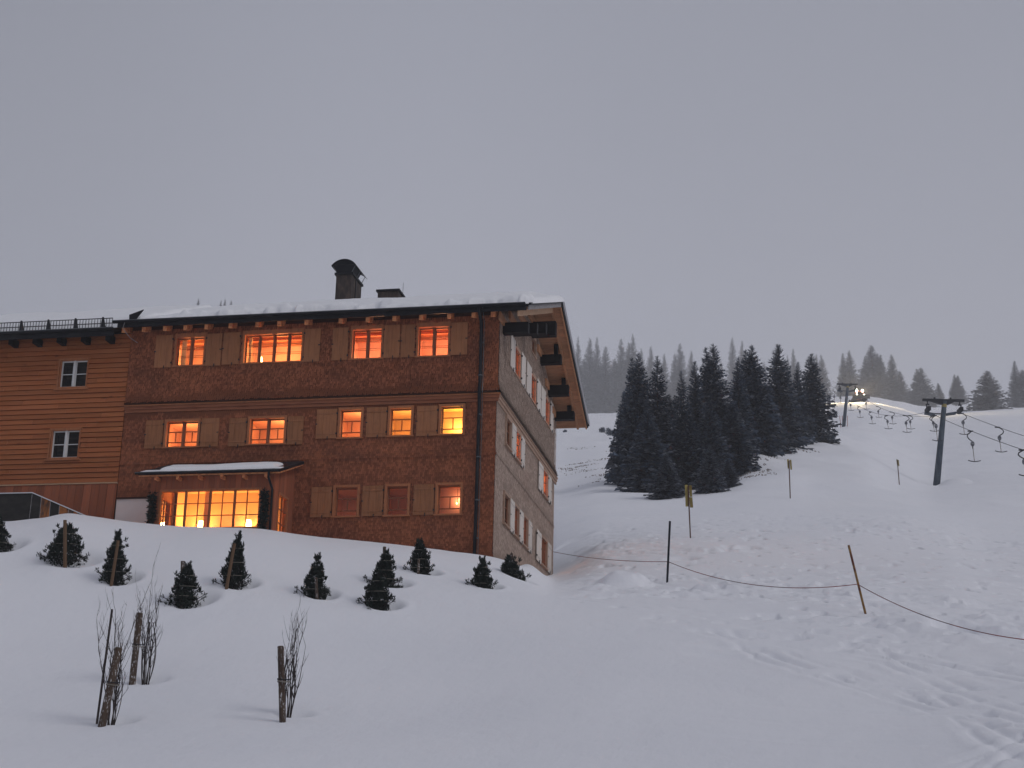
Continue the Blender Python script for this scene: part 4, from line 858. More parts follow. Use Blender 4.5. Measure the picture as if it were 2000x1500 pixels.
# ================================================================== SHRUBS ON THE BANK
def shrub(i):
    (bx, by), ty, wd, lab, k = SHRUBS[i]; p, d = shrub_spots[i]; sc_ = d / F; h_ = (by - ty) * sc_ * 1.03; r = wd * sc_ / 2 * 1.14; R_ = random.Random(100 + i)
    zg = float(terrain(p[0], p[1])); base_ = Vector((p[0], p[1], zg + .0)); h_ = h_ + (p[2] - zg) * .6
    o = empty('evergreen_shrub', base_, lab, 'shrub', 'tied evergreen shrubs on the snow bank')
    mb = MB(); st = MB(); fl = MB(); n = 9; apex = Vector((R_.uniform(-.05, .05), 0, h_)); fat = {1: .62, 3: .45, 10: .35, 8: .55}.get(i, .38)
    if i == 10: apex = Vector((-.12, 0, h_))
    def width(t): return r * (1.0 if t < .12 else max(.16, (1 - ((t - .12) / .80)) ** (.85 - fat * .6)) if t < .92 else .16)
    for s_ in range(n):         # shoots drawn together towards the tip by the twine
        a_ = 2 * math.pi * s_ / n + R_.uniform(-.25, .25); top = h_ * (.55 + .4 * R_.random()) if s_ > 1 else h_ * (.96 + .03 * s_); k_ = R_.uniform(.35, .75)
        pts = [Vector((math.cos(a_) * width(t * top / h_) * k_ * min(1, .35 + t * 2) + apex.x * t, math.sin(a_) * width(t * top / h_) * k_ * min(1, .35 + t * 2), t * top)) for t in np.linspace(0, 1, 9)]
        st.tube([base_ + q for q in pts], [.012 * (1 - .6 * t) for t in np.linspace(0, 1, 9)], 4)
        for m_ in range(1, 9):
            c = pts[m_]; cr = width(c.z / h_) * .36 + .015; leaf_cloud(mb, base_ + c, 44, cr * R_.uniform(.7, 1.1), cr * 1.2, .06 + .03 * R_.random(), R_, .9)
    for q in range(46):         # uneven bunches standing out from the body, some capped with snow
        t = R_.random() ** 1.25 * .9; a_ = R_.uniform(0, 6.283); w_ = width(t) * R_.uniform(.62, 1.02); c = Vector((math.cos(a_) * w_ + apex.x * t, math.sin(a_) * w_, t * h_ + .03)); cr = R_.uniform(.035, .085) * (1.15 - .5 * t)
        leaf_cloud(mb, base_ + c, 34, cr, cr * 1.25, .06 + .03 * R_.random(), R_, .7)
        if R_.random() < .75: leaf_cloud(fl, base_ + c + Vector((0, -cr * .35, cr * .8)), R_.randint(3, 9) if i in (3, 7, 10, 6, 5) else R_.randint(1, 5), cr * .8, cr * .35, .034, R_, .2)
    for q in range(6):      # bare brush of shoots at the tip
        a_ = R_.uniform(0, 6.28); p0 = base_ + apex * .84; p1 = base_ + apex + Vector((math.cos(a_) * .075, math.sin(a_) * .075, R_.uniform(-.02, .11)))
        st.tube([p0, p0.lerp(p1, .5) + Vector((0, 0, .02)), p1], .010, 4)
        for f_ in (.35, .6, .85, 1.0): leaf_cloud(mb, p0.lerp(p1, f_), 12, .022, .04, .045, R_, 1.4)
    for q in range(11):      # stray sprigs
        a_ = R_.uniform(0, 6.28); f_ = R_.uniform(.1, .85) if q > 3 else .12
        if q > 3:
            p0 = base_ + Vector((0, 0, h_ * f_)); rr = r * (1.05 - .75 * f_); p1 = p0 + Vector((math.cos(a_) * rr * 1.1, math.sin(a_) * rr, R_.uniform(.05, .2))); st.tube([p0, p1], .006, 4); leaf_cloud(mb, p1, 20, .04, .06, .07, R_, 1.2); continue
        a_ = math.pi + R_.uniform(-.6, .6) if q < 2 else R_.uniform(-.6, .6); p0 = base_ + Vector((0, -.05, .1)); p1 = base_ + Vector((math.cos(a_) * r * 1.25, -.1, R_.uniform(.12, .3) * h_ + .04)); st.tube([p0, p0.lerp(p1, .6) + Vector((0, 0, -.03)), p1], .009, 4); leaf_cloud(mb, p1, 26, .05, .06, .05, R_, .4)
    mb.build('foliage', 'leaf', o); st.build('stem', 'twig', o); fl.build('snow_dusting', 'flake', o, kind='stuff')
    tw = MB()
    for f_ in (.28, .52, .78):
        tw = MB(); rr = r * (1.0 - .72 * f_); tw.tube([base_ + Vector((math.cos(a_) * rr + apex.x * f_, math.sin(a_) * rr, h_ * f_ + .03 * math.sin(a_))) for a_ in np.linspace(0, 2 * math.pi, 14)], .006, 4); tw.build('twine', 'twine', o)
    return base_, h_, r, d
STK = {1: ((127, 1090), (127, 1016), 7, 'upright wooden stake standing in front of the broad shrub'), 2: ((219, 1133), (231, 1056), 6, 'leaning wooden stake tied to the narrow forked shrub'),
       3: ((355, 1172), (357, 1096), 8, 'thick round stake whose blunt end rises out of the squat shrub'), 4: ((444, 1140), (458, 1062), 6.5, 'long reddish stake leaning across the tall brush-topped shrub'),
       5: ((619, 1161), (617, 1128), 6, 'short thick stake low in front of the slim crooked shrub'), 6: ((750, 1125), (751, 1068), 7, 'stake end rising out of the rear shrub of the pair'),
       8: ((817, 1116), (818, 1092), 5, 'short stake at the foot of the rounded shrub under the facade'), 10: ((1001, 1105), (999, 1081), 6, 'short stake end above the low leaning shrub by the gable')}
for i in range(len(SHRUBS)):
    b_, h_, r_, d_ = shrub(i)
    if i in STK:
        (u0, v0), (u1, v1), w_, lab = STK[i]; dd = d_ - (r_ + .04 if i not in (3, 6, 10) else .02); p0 = Vector(at(u0, v0, dd)); p1 = Vector(at(u1, v1, dd)); p0 += (p0 - p1).normalized() * .4
        mb = MB(); q = w_ * d_ / F / 2; mb.tube([p0, p1], [q * 1.05, q * .95], 9); tag(mb.build('wooden_stake', 'stake_tan' if i in (1, 2, 4) else 'stake'), lab, 'stake', 'stakes beside the tied shrubs')

# ================================================================== BARE SAPLINGS
def sapling(key, px_base, px_top, spread, nst, seed, lab):
    p, d = sap_spots[key]; zg = float(terrain(p[0], p[1])); b0 = Vector((p[0], p[1], zg - .03)); sc_ = d / F; h_ = (px_base[1] - px_top[1]) * sc_; R_ = random.Random(seed)
    o = empty('bare_sapling', b0, lab, 'sapling', 'bare saplings in the foreground snow'); mb = MB(); tw = MB()
    def grow(p0, dr, ln, r0, lv):
        k = 7; pts = [p0]; dd = dr.copy()
        for i in range(k):
            dd = (dd + Vector((R_.uniform(-1, 1), R_.uniform(-1, 1), R_.uniform(0, 1.1))) * (.10 if lv == 0 else .15)).normalized(); pts.append(pts[-1] + dd * ln / k)
        tgt = mb if lv == 0 else tw
        tgt.tube(pts, [r0 * (1 - .75 * i / k) for i in range(k + 1)], 5 if lv == 0 else 4)
        if lv < 2:
            for i in range(2, k + 1):
                for _ in range(2 if lv == 0 else 1):
                    if R_.random() < (.68 if lv == 0 else .42):
                        a_ = R_.uniform(0, 6.28); sdv = Vector((math.cos(a_), math.sin(a_) * .5, R_.uniform(1.4, 2.8))).normalized(); grow(pts[i], sdv, ln * R_.uniform(.18, .38), r0 * (1 - .75 * i / k) * .55 + .0022, lv + 1)
    for s_ in range(nst):
        a_ = R_.uniform(0, 6.28); q = b0 + Vector((math.cos(a_) * .07, math.sin(a_) * .05, 0)); f_ = R_.uniform(.55, 1.0) if s_ else 1.0
        grow(q, Vector((math.cos(a_) * spread * R_.uniform(.2, 1), math.sin(a_) * spread * .5, 1)).normalized(), h_ * f_ * .94, R_.uniform(.011, .017), 0)
    for s_ in range(5):     # long shoots drawn in by the tie, bowing out below it
        a_ = R_.uniform(0, 6.28); q = b0 + Vector((math.cos(a_) * .05, math.sin(a_) * .05, 0)); bow = R_.uniform(.08, .17)
        mb.tube([q + Vector((math.cos(a_) * bow * math.sin(math.pi * t), math.sin(a_) * bow * math.sin(math.pi * t), h_ * .55 * t)) for t in np.linspace(0, 1, 9)], .0085, 4)
    mb.build('stem', 'twig', o); tw.build('twigs', 'twig', o)
sapling('a', (218, 1408), (218, 1172), .10, 8, 5, 'bare sapling farthest left, between a thin cane and a leaning round stake')
sapling('b', (285, 1328), (285, 1108), .12, 8, 9, 'tallest bare sapling, standing right of the straight middle stake')
sapling('c', (561, 1392), (545, 1180), .14, 7, 3, 'lone bare sapling tied to a stake in the middle foreground')
for (u0, v0), (u1, v1), w_, m_, nm, lab in (((199, 1418), (232, 1265), 15, 'stake', 'wooden_stake', 'thick snow-flecked stake leaning right, beside the thin cane'),
                                 ((258, 1336), (273, 1197), 13, 'stake', 'wooden_stake', 'snow-flecked stake left of the tallest sapling'),
                                 ((552, 1408), (548, 1262), 13, 'stake', 'wooden_stake', 'upright brown stake of the lone sapling'), ((189, 1414), (219, 1190), 4.5, 'twig', 'cane', 'thin dark cane leaning right at the far left sapling')):
    g, d = spot(u0, v0); p0 = Vector(at(u0, v0, d)); p1 = Vector(at(u1, v1, d + .05)); q = w_ * d / F / 2; dn = (p0 - p1).normalized()
    mb = MB(); mb.tube([p0 + dn * .4, p0, p0.lerp(p1, .5), p1 - (p1 - p0) * .01, p1], [q, q, q * .97, q * .95, q * .82], 12); tag(mb.build(nm, m_, smooth=False), lab, 'stake' if nm != 'cane' else 'cane')
    if nm != 'cane':
        for f_ in (.52, .55):
            c = p0.lerp(p1, f_); mb = MB(); mb.tube([c + Vector((math.cos(a_) * (q + .012 + (.09 if math.cos(a_) > 0.3 else 0)), math.sin(a_) * (q + .012), .012 * math.sin(2 * a_))) for a_ in np.linspace(0, 2 * math.pi, 16)], .009, 5)
            tag(mb.build('tie_strap', 'iron' if f_ > .53 else 'twine'), {199: 'strap round the left leaning stake', 258: 'strap round the stake by the tallest sapling', 552: 'strap round the stake of the lone sapling'}[u0] + (', dark and upper' if f_ > .53 else ', pale and lower'), 'strap')

# ================================================================== SPRUCES
def spruce_mesh(seed, H_, Rr, dense=1.0, frost=.12, slim=1.0, double=False):
    R_ = random.Random(seed); mb = MB(); fr = MB(); tk = MB(); tk.tube([(0, 0, -.6), (0, 0, H_ * .5), (0, 0, H_ * .97)], [.022 * H_ * .55, .012 * H_ * .5, .01], 6)
    tops = [(0, 0, H_)] + ([(Rr * .22, 0, H_ * .97)] if double else [])
    for (tx, ty_, tz) in tops:
        z = .02 * H_; lv = 0
        while z < tz * .985:
            f = z / tz; rad = Rr * (1 - f) ** .82 * (1.0 if f > .10 else .80 + 2.0 * f) * (1 if (tx, ty_) == (0, 0) else .8); rad *= .85 + .3 * R_.random()
            nb = max(5, int((8 + 9 * (1 - f)) * dense))
            for b in range(nb):
                a_ = R_.uniform(0, 6.283); ln = max(rad * R_.uniform(.78, 1.14), .05 * H_ * (1 - f) + .07); dr = -.35 - .3 * R_.random() + .75 * f
                ca, sa = math.cos(a_), math.sin(a_); k = 4 if ln > .7 else 3; prev = Vector((tx * f, ty_, z))
                for i in range(1, k + 1):
                    t = i / k; cur = Vector((tx * f + ca * ln * t, ty_ + sa * ln * t, z + ln * (dr * t * .55 + .22 * t * t))); w_ = ln * .24 * (1 - .6 * t) + .03; sdv = Vector((-sa, ca, 0))
                    hang = w_ * (.5 + .6 * R_.random()); tn = R_.random() * (.5 + .5 * t)
                    tgt = fr if (R_.random() < frost and t > .4) else mb
                    # two drooping combs of needles each side of the limb, split so that light shows between
                    tgt.quad(prev, cur, cur + sdv * w_ + Vector((ca * w_ * .5, sa * w_ * .5, -hang)), tint=tn)
                    tgt.quad(prev, cur - sdv * w_ + Vector((ca * w_ * .5, sa * w_ * .5, -hang)), cur, tint=tn * .8)
                    if R_.random() < .6: mb.quad(prev.lerp(cur, .3), cur + Vector((R_.uniform(-.3, .3) * w_, R_.uniform(-.3, .3) * w_, -hang * 1.5)), prev.lerp(cur, .8) + sdv * .3 * w_ * R_.uniform(-1, 1), tint=tn * .5)
                    prev = cur
                mb.quad(prev - Vector((-sa, ca, 0)) * .03, prev + Vector((-sa, ca, 0)) * .03, prev + Vector((ca * .16, sa * .16, .05)), tint=R_.random())
            z += H_ * .0185 * (1.15 - .5 * f) ; lv += 1
        for _ in range(6):
            a_ = R_.uniform(0, 6.28); mb.quad(Vector((tx - .02, ty_, tz * .95)), Vector((tx + .02, ty_, tz * .95)), Vector((tx + math.cos(a_) * .03, math.sin(a_) * .03, tz * (1 + .01 * R_.random()))))
    n1 = 'spruce_crown'; return mb.mesh(n1, 'needle'), fr.mesh('frosted_twigs', 'frost'), tk.mesh('trunk', 'bark')
VAR = [spruce_mesh(11, 9.0, 2.3, 1.0, .24, double=True), spruce_mesh(12, 9.0, 1.9, 1.0, .22), spruce_mesh(13, 9.0, 2.1, 1.05, .26), spruce_mesh(14, 9.0, 2.5, 1.05, .22, double=True), spruce_mesh(15, 9.0, 2.0, 1.0, .75), spruce_mesh(16, 9.0, 1.7, .95, .10)]
VR = [2.3, 1.9, 2.1, 2.5, 2.0, 1.7]
FARM = {}
def spruce(u, vt, d, hw, var, lab, group, sink=0.0, minor=False, vb=None):
    top = at(u, vt, d); zg = float(terrain(top[0], top[1], False)) if vb is None else at(u, vb, d)[2]; h_ = top[2] - zg + .1
    o = empty('spruce_tree', (top[0], top[1], zg - .1), lab, 'tree', group); sz = h_ / 9.0; rx = hw * d / F / VR[var]; o.rotation_euler.z = rnd.uniform(-.5, .5) + (math.pi if rnd.random() < .5 else 0)
    o.scale = (rx, rx, sz)
    for me, nm in zip(VAR[var], ('crown', 'frosted_twigs', 'trunk')):
        if minor and nm != 'crown' and nm != 'trunk': continue
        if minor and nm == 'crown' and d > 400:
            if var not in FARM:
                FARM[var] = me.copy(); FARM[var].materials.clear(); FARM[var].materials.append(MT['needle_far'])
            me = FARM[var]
        c = bpy.data.objects.new(nm, me); c.parent = o; COL.objects.link(c)
        if nm == 'frosted_twigs': c['kind'] = 'stuff'
    return o
NEAR = [
    (1247, 688, 114, 44, 3, 'big double-topped dark spruce at the left end of the near grove'), (1284, 694, 113, 40, 1, 'pointed dark spruce leaning on the big double-topped one at the grove left'),
    (1218, 762, 118, 26, 2, 'lower dark spruce bulging out at the far left edge of the near grove'), (1331, 722, 112, 30, 5, 'slim shorter spruce in the first notch of the near grove'),
    (1357, 704, 116, 34, 1, 'narrow spruce just left of the tallest double-topped middle spruce'), (1393, 671, 120, 52, 0, 'tallest double-topped spruce in the middle of the near grove'),
    (1441, 697, 122, 30, 5, 'thin spruce in the gap right of the tallest middle spruce'), (1468, 673, 126, 46, 3, 'broad twin-tipped spruce right of the grove centre'),
    (1519, 671, 140, 44, 2, 'shapely single-tipped spruce with a clear cone, third from the grove right end'), (1558, 706, 150, 24, 5, 'small slim spruce squeezed before the right end of the grove'),
    (1584, 690, 156, 40, 1, 'last tall spruce at the right end of the near grove'), (1300, 886, 98, 30, 4, 'small frosted young spruce in front of the grove left half'),
    (1386, 868, 100, 26, 4, 'small frosted spruce before the grove centre'), (1421, 898, 103, 22, 4, 'low frosted spruce sloping into the snow rim at the grove centre'),
    (1326, 928, 99, 16, 4, 'tiny spruce tucked right of the small frosted young spruce'), (1265, 800, 108, 44, 2, 'dense lower spruce filling the front of the grove left half'),
    (1345, 800, 112, 38, 3, 'bushy mid-height spruce inside the grove left of centre'), (1430, 790, 116, 42, 2, 'bushy mid-height spruce inside the grove right of centre'),
    (1500, 780, 134, 36, 3, 'bushy mid-height spruce inside the right half of the grove'), (1545, 770, 146, 30, 2, 'dense low spruce filling the right end of the grove'),
    (1308, 770, 116, 34, 3, 'dark filling spruce behind the small young frosted one'), (1385, 780, 113, 40, 2, 'dark filling spruce below the tallest middle spruce')]
for (u, v, d, hw, var, lab) in NEAR: spruce(u, v, d, hw * 1.42, var, lab, 'dark spruces of the near grove')
FAR = []
row = [(1129, 656, 14, 'slim misty spruce closest to the snowy roof edge'), (1152, 659, 22, 'second misty spruce tip out from the roof edge'), (1166, 657, 16, 'third misty tip out from the roof edge, paired with the second'), (1183, 676, 24, 'fourth and lower misty spruce out from the roof edge'),
       (1213, 661, 22, 'fifth misty spruce tip out from the roof edge'), (1228, 668, 24, 'misty spruce shoulder just before the tallest tip of the faint row'), (1236, 651, 18, 'tallest misty spruce tip of the faint row by the roof edge'), (1252, 680, 18, 'misty spruce just past the tallest tip, over the grove left end'),
       (1271, 675, 17, 'misty spruce tip between the first two tops of the dark grove'), (1297, 690, 16, 'faint spruce tip just right of the second dark grove top'), (1140, 700, 26, 'shorter misty spruce at the roof edge, below the slim one'), (1170, 715, 26, 'shortest misty spruce filling under the paired tips'),
       (1200, 700, 28, 'wide shorter misty spruce before the fifth tip'), (1245, 710, 26, 'shorter misty spruce half hidden behind the grove left end')]
for (u, v, hw, gl) in row: FAR.append((u, v, 560, hw, 815, gl, 'misty spruces left of and behind the grove'))
FAR += [(1318, 690, 560, 18, 812, 'faint spruce on the left of the misty pair behind the grove notch', None), (1328, 670, 560, 22, 812, 'faint tall spruce behind the grove notch', None), (1350, 684, 560, 16, 812, 'faint small spruce right of the tall one behind the notch', None),
        (1430, 658, 640, 20, 800, 'faintest round-topped spruce clump left part, above the grove gap', None), (1449, 664, 640, 18, 800, 'faintest round-topped spruce clump right part, above the grove gap', None), (1408, 705, 620, 14, 800, 'dim small spruce tip between two grove tops', None), (1492, 706, 620, 16, 800, 'dim spruce tip left of the shapely grove spruce', None),
        (1538, 692, 560, 12, 800, 'thin misty spruce just right of the shapely grove spruce', None), (1549, 680, 560, 15, 800, 'misty spruce with spiky tip between the two right grove trees', None), (1594, 691, 520, 14, 795, 'misty spruce behind the last grove tree, left of its pair', None), (1604, 692, 520, 20, 795, 'misty spruce right of the last grove tree', None),
        (1646, 689, 470, 16, 780, 'grey spruce behind the upper pylon, left tip', None), (1658, 684, 470, 22, 780, 'grey spruce behind the upper pylon, right and higher tip', None), (1701, 674, 440, 34, 782, 'tallest broad grey spruce above the snow groomer lights', None), (1713, 690, 440, 26, 782, 'grey spruce merged to the right side of the tallest broad one', None),
        (1741, 692, 440, 22, 784, 'slender grey spruce right of the tallest broad one', None), (1757, 724, 440, 20, 784, 'lower grey spruce ending the clump above the groomer', None), (1690, 700, 450, 24, 782, 'grey spruce merged to the left side of the tallest broad one', None),
        (1798, 718, 400, 30, 793, 'rounded grey spruce standing alone left of the near pylon crossarm', None), (1832, 748, 430, 12, 782, 'tiny grey spruce right of the rounded lone one', None), (1864, 731, 430, 14, 782, 'small grey spruce right above the near pylon, left tip', None), (1870, 733, 430, 16, 782, 'small grey spruce right above the near pylon, right tip', None),
        (1927, 724, 300, 40, 806, 'broad dome-shaped darker spruce on the right skyline', None), (1981, 704, 370, 18, 792, 'slim grey spruce near the right edge', None), (1996, 722, 370, 28, 792, 'grey spruce cut by the right edge', None), (1985, 778, 340, 14, 806, 'small bushy spruce at the foot of the right edge trees', None)]
FAR += [(388, 582, 330, 8, 640, 'single dark spruce tip peeking above the roof snow at the left', None), (432, 586, 340, 7, 640, 'first of the spruce tips peeking above the roof left of the chimney', None), (440, 583, 340, 7, 640, 'middle spruce tip peeking above the roof left of the chimney', None), (452, 586, 340, 8, 640, 'last spruce tip peeking above the roof left of the chimney', None), (88, 612, 330, 6, 660, 'spruce tip just showing above the plank wing roof', None)]
DM = {560: 850, 640: 1000, 620: 960, 520: 800, 470: 800, 450: 770, 440: 760, 430: 720, 400: 700, 370: 660, 340: 600, 330: 560, 300: 500}
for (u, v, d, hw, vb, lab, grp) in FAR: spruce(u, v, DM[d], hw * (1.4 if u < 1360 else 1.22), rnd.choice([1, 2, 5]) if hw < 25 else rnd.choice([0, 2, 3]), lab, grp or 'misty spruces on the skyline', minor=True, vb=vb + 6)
# low bushes
def bush(u, v, wd, ht, lab, seed):
    p, d = spot(u, v); zg = float(terrain(p[0], p[1])); o = empty('bush', (p[0], p[1], zg), lab, 'bush', 'low bushes near the grove'); mb = MB(); R_ = random.Random(seed)
    for k in range(5): leaf_cloud(mb, (p[0] + R_.uniform(-.4, .4) * wd * d / F, p[1] + R_.uniform(-.3, .3), zg + ht * d / F * R_.uniform(.2, .6)), 150, wd * d / F * .4, ht * d / F * .45, .22, R_, .8)
    mb.build('foliage', 'needle', o); s_ = MB(); s_.tube([(p[0], p[1], zg - .2), (p[0] + .05, p[1], zg + ht * d / F * .6)], .03, 5); s_.build('stem', 'bark', o)
bush(1176, 843, 10, 9, 'small round bush on the snow left of the grove', 1); bush(1193, 851, 14, 16, 'bush leaning against the left side of the grove', 2); bush(1580, 858, 15, 9, 'low dark bush under the last grove spruce', 3); bush(1447, 925, 8, 6, 'tiny dark scrub on the snow rim right of the grove', 4); bush(1104, 851, 4, 4, 'tiny dark tuft on the snow beside the roof edge', 5)

# dry grass breaking through the thin snow round the grove
def grass(zones, lab):
    mb = MB(); R_ = random.Random(44)
    for (u0, u1, v0, v1, n) in zones:
        for _ in range(n):
            p, d = spot(R_.uniform(u0, u1), R_.gauss((v0 + v1) / 2, (v1 - v0) / 4)); lx = R_.uniform(.5, 2.2)
            for k in range(16):
                q = Vector((p[0] + R_.uniform(-lx, lx), p[1] + R_.uniform(-.35, .35), 0)); q.z = float(terrain(q.x, q.y)) - .02; h_ = R_.uniform(.04, .16); a_ = Vector((R_.uniform(-.5, .5), R_.uniform(-.5, .5), 1)) * h_
                sd_ = Vector((R_.uniform(.03, .09), 0, 0)); mb.quad(q - sd_, q + sd_, q + a_)
    o = mb.build('dry_grass', 'grass', None); o['kind'] = 'stuff'; o['label'] = lab
grass([(1105, 1165, 905, 925, 7), (1130, 1225, 885, 915, 12), (1170, 1240, 915, 945, 10), (1125, 1160, 868, 878, 3), (1446, 1500, 880, 905, 10), (1440, 1475, 905, 935, 8), (1500, 1560, 870, 885, 5)], 'brownish dry grass showing through thin snow round the dark grove')

# ================================================================== SKI LIFT
def pylon(u, v, d, utop, vtop, arm_px, lab):
    b = Vector(at(u, v, d)); b.z = float(terrain(b.x, b.y)) ; t = Vector(at(utop, vtop, d - 1.0)); ax = (t - b).normalized(); arm = arm_px * d / F
    R_ = Vector(RGT).normalized(); R_ = Vector((R_.x, R_.y, 0)).normalized(); dwn = Vector((-R_.y, R_.x, 0)) * -1
    o = empty('lift_pylon', b, lab, 'pylon', 'ski tow pylons'); mb = MB(); mb.tube([b - ax * .8, b.lerp(t, .5), t], [.33, .27, .215], 14); mb.build('mast', 'steel', o, smooth=True)
    L0, R0 = t - R_ * arm * .53 + Vector((0, 0, .05)), t + R_ * arm * .47 + Vector((0, 0, .05)); mb = MB(); mb.beam(L0, R0, .26, .20); mb.build('crossarm', 'iron', o)
    mb = MB(); c = t + Vector((0, 0, -.06)); q = dwn * .12; mb.hexa([c - R_ * .3 - q - Vector((0, 0, .3)), c + R_ * .3 - q - Vector((0, 0, .3)), c + R_ * .3 + q - Vector((0, 0, .3)), c - R_ * .3 + q - Vector((0, 0, .3)), c - R_ * 1.3 - q, c + R_ * .9 - q, c + R_ * .9 + q, c - R_ * 1.3 + q]); mb.build('gusset', 'iron', o)
    for f_ in (-.9, .55):
        mb = MB(); p = t + R_ * f_ + Vector((0, 0, .15)); mb.tube([p, p + Vector((0, 0, .16))], .09, 8); mb.build('lifting_lug', 'iron', o)
    wh = []
    for s_, E in ((-1, L0), (1, R0)):
        e = E - R_ * s_ * .42; mb = MB(); mb.beam(e, e - Vector((0, 0, .42)), .09, .14, up=(0, 1, 0)); mb.beam(e - Vector((0, 0, .42)) - R_ * .16, e - Vector((0, 0, .42)) + R_ * .16, .12, .10); mb.beam(e - Vector((0, 0, .45)) + R_ * .1 * s_, e - Vector((0, 0, .8)) + R_ * .1 * s_, .09, .12, up=(0, 1, 0)); hg = mb.build('sheave_hanger', 'iron', o)
        cw_ = e - Vector((0, 0, .92))
        for j in (-1, 1):
            mb = MB(); cc = cw_ + dwn * j * .42; mb.tube([cc - R_ * .07, cc + R_ * .07], .24, 12); mb.build('sheave', 'iron', hg)
        mb = MB(); mb.beam(cw_ - dwn * .6, cw_ + dwn * .6, .30, .34); mb.build('sheave_beam', 'iron', hg); wh.append(cw_ - Vector((0, 0, .2)))
    ts = b.lerp(t, .845); mb = MB(); mb.beam(ts - R_ * 1.35, ts + R_ * .8, .10, .10); br = mb.build('rope_catcher_bar', 'iron', o)
    for s_ in (-1, 1):
        mb = MB(); c = ts + R_ * s_ * (1.25 if s_ < 0 else .72); mb.beam(c - R_ * .42 - Vector((0, 0, .05 * s_)), c + R_ * .42 + Vector((0, 0, .1 * s_)), .5, .16); mb.build('rope_catcher', 'steel', o)
    mb = MB(); c0 = b.lerp(t, .925); c1 = b.lerp(t, .962); mb.tube([c0, c1], .235, 14); mb.build('yellow_band', 'yellow', o)
    return wh
w1_ = pylon(*PYL1, 1845, 783, 81, 'near ski tow pylon with wide crossarm and yellow band')
w2_ = pylon(*PYL2, 1656, 751, 41, 'upper ski tow pylon beside the groomer lights, farther up the slope')
def strand(i, t):       # t=0 near pylon, 1 upper pylon, <0 towards the valley
    a_, b_ = w1_[i], w2_[i]; p = a_.lerp(b_, t)
    if t >= 0: p = p - Vector((0, 0, 4 * 1.9 * t * (1 - t)))
    else: p = p + Vector((0, 0, -9.5 * t * -1 * .0)) - Vector((0, 0, -t * (1 + t) * 4.0 if t > -1 else 0))
    return p
def proj(p):
    q = np.array(p) - CAM; zz = q @ FWD; return 1000 + F * (q @ RGT) / zz, 750 - F * (q @ UPV) / zz
for i, lab in ((0, 'left haul cable of the ski tow, running from the upper pylon down past the near one'), (1, 'right haul cable of the ski tow, running from the upper pylon down past the near one')):
    mb = MB(); mb.tube([strand(i, t) for t in np.linspace(-.42, 1, 60)] + [w2_[i] + (w2_[i] - w1_[i]) * .5 + Vector((0, 0, 1.0))], .021, 6); tag(mb.build('haul_cable', 'iron'), lab.replace('running from the upper pylon down past the near one', 'strung between both pylons'), 'cable', 'haul cables of the ski tow')
def solve_t(i, px):
    ts = np.linspace(-.42, 1, 1200); xs = np.array([proj(strand(i, t))[0] for t in ts]); return ts[np.argmin(abs(xs - px))]
def hanger(i, px, vbar, curve, lab):
    t = solve_t(i, px); p = strand(i, t); d = math.hypot(p.x - CAM[0], p.y - CAM[1]); sc_ = d / F; py_ = proj(p)[1]
    tot = max((vbar - py_) * sc_, 1.6); tot = min(tot, 3.9); R_ = Vector((_cy, -_sy, 0))
    o = empty('tow_bar', p, lab, 'T-bar', 'T-bars hanging from the ski tow cables'); bx = tot * .34; c = curve
    mb = MB(); pts = [p, p + R_ * c * .30 - Vector((0, 0, bx * .3)), p + R_ * c * .36 - Vector((0, 0, bx * .55)), p + R_ * c * .22 - Vector((0, 0, bx * .8)), p + R_ * c * .0 - Vector((0, 0, bx))]
    if c == 0: pts = [p, p - Vector((0, 0, bx))]
    # smooth the arm
    sm = []
    for a_ in np.linspace(0, len(pts) - 1, 12):
        k = int(min(a_, len(pts) - 2)); f_ = a_ - k; f_ = f_; sm.append(pts[k].lerp(pts[k + 1], f_))
    mb.tube(sm, .040, 6); mb.build('spring_arm', 'iron', o); mb = MB(); mb.beam(p - R_ * .3, p + R_ * .1, .08, .08); mb.build('cable_grip', 'iron', o)
    e = sm[-1]; e.z -= .02; mb = MB(); mb.tube([e + Vector((0, 0, .02)), e - Vector((0, 0, .06)), e - Vector((0, 0, .18)), e - Vector((0, 0, .29)), e - Vector((0, 0, .34))], [.07, .13, .15, .12, .06], 12); mb.build('rope_reel', 'reel', o, smooth=True)
    g = Vector((e.x, e.y, p.z - tot)); lean = R_ * .06; mb = MB(); mb.tube([e - Vector((0, 0, .32)), g + lean], .024, 6); mb.build('tow_rod', 'rod', o); mb = MB(); mb.tube([e - Vector((0, 0, .32)), e - Vector((0, 0, .52))], .045, 6); mb.build('rod_socket', 'iron', o)
    w_ = .46; mb = MB(); mb.tube([g + lean + R_ * w_ * s_ + Vector((0, 0, .08 * s_ * s_ - .0)) for s_ in np.linspace(-1, 1, 9)], .035, 6); mb.build('crossbar', 'iron', o)
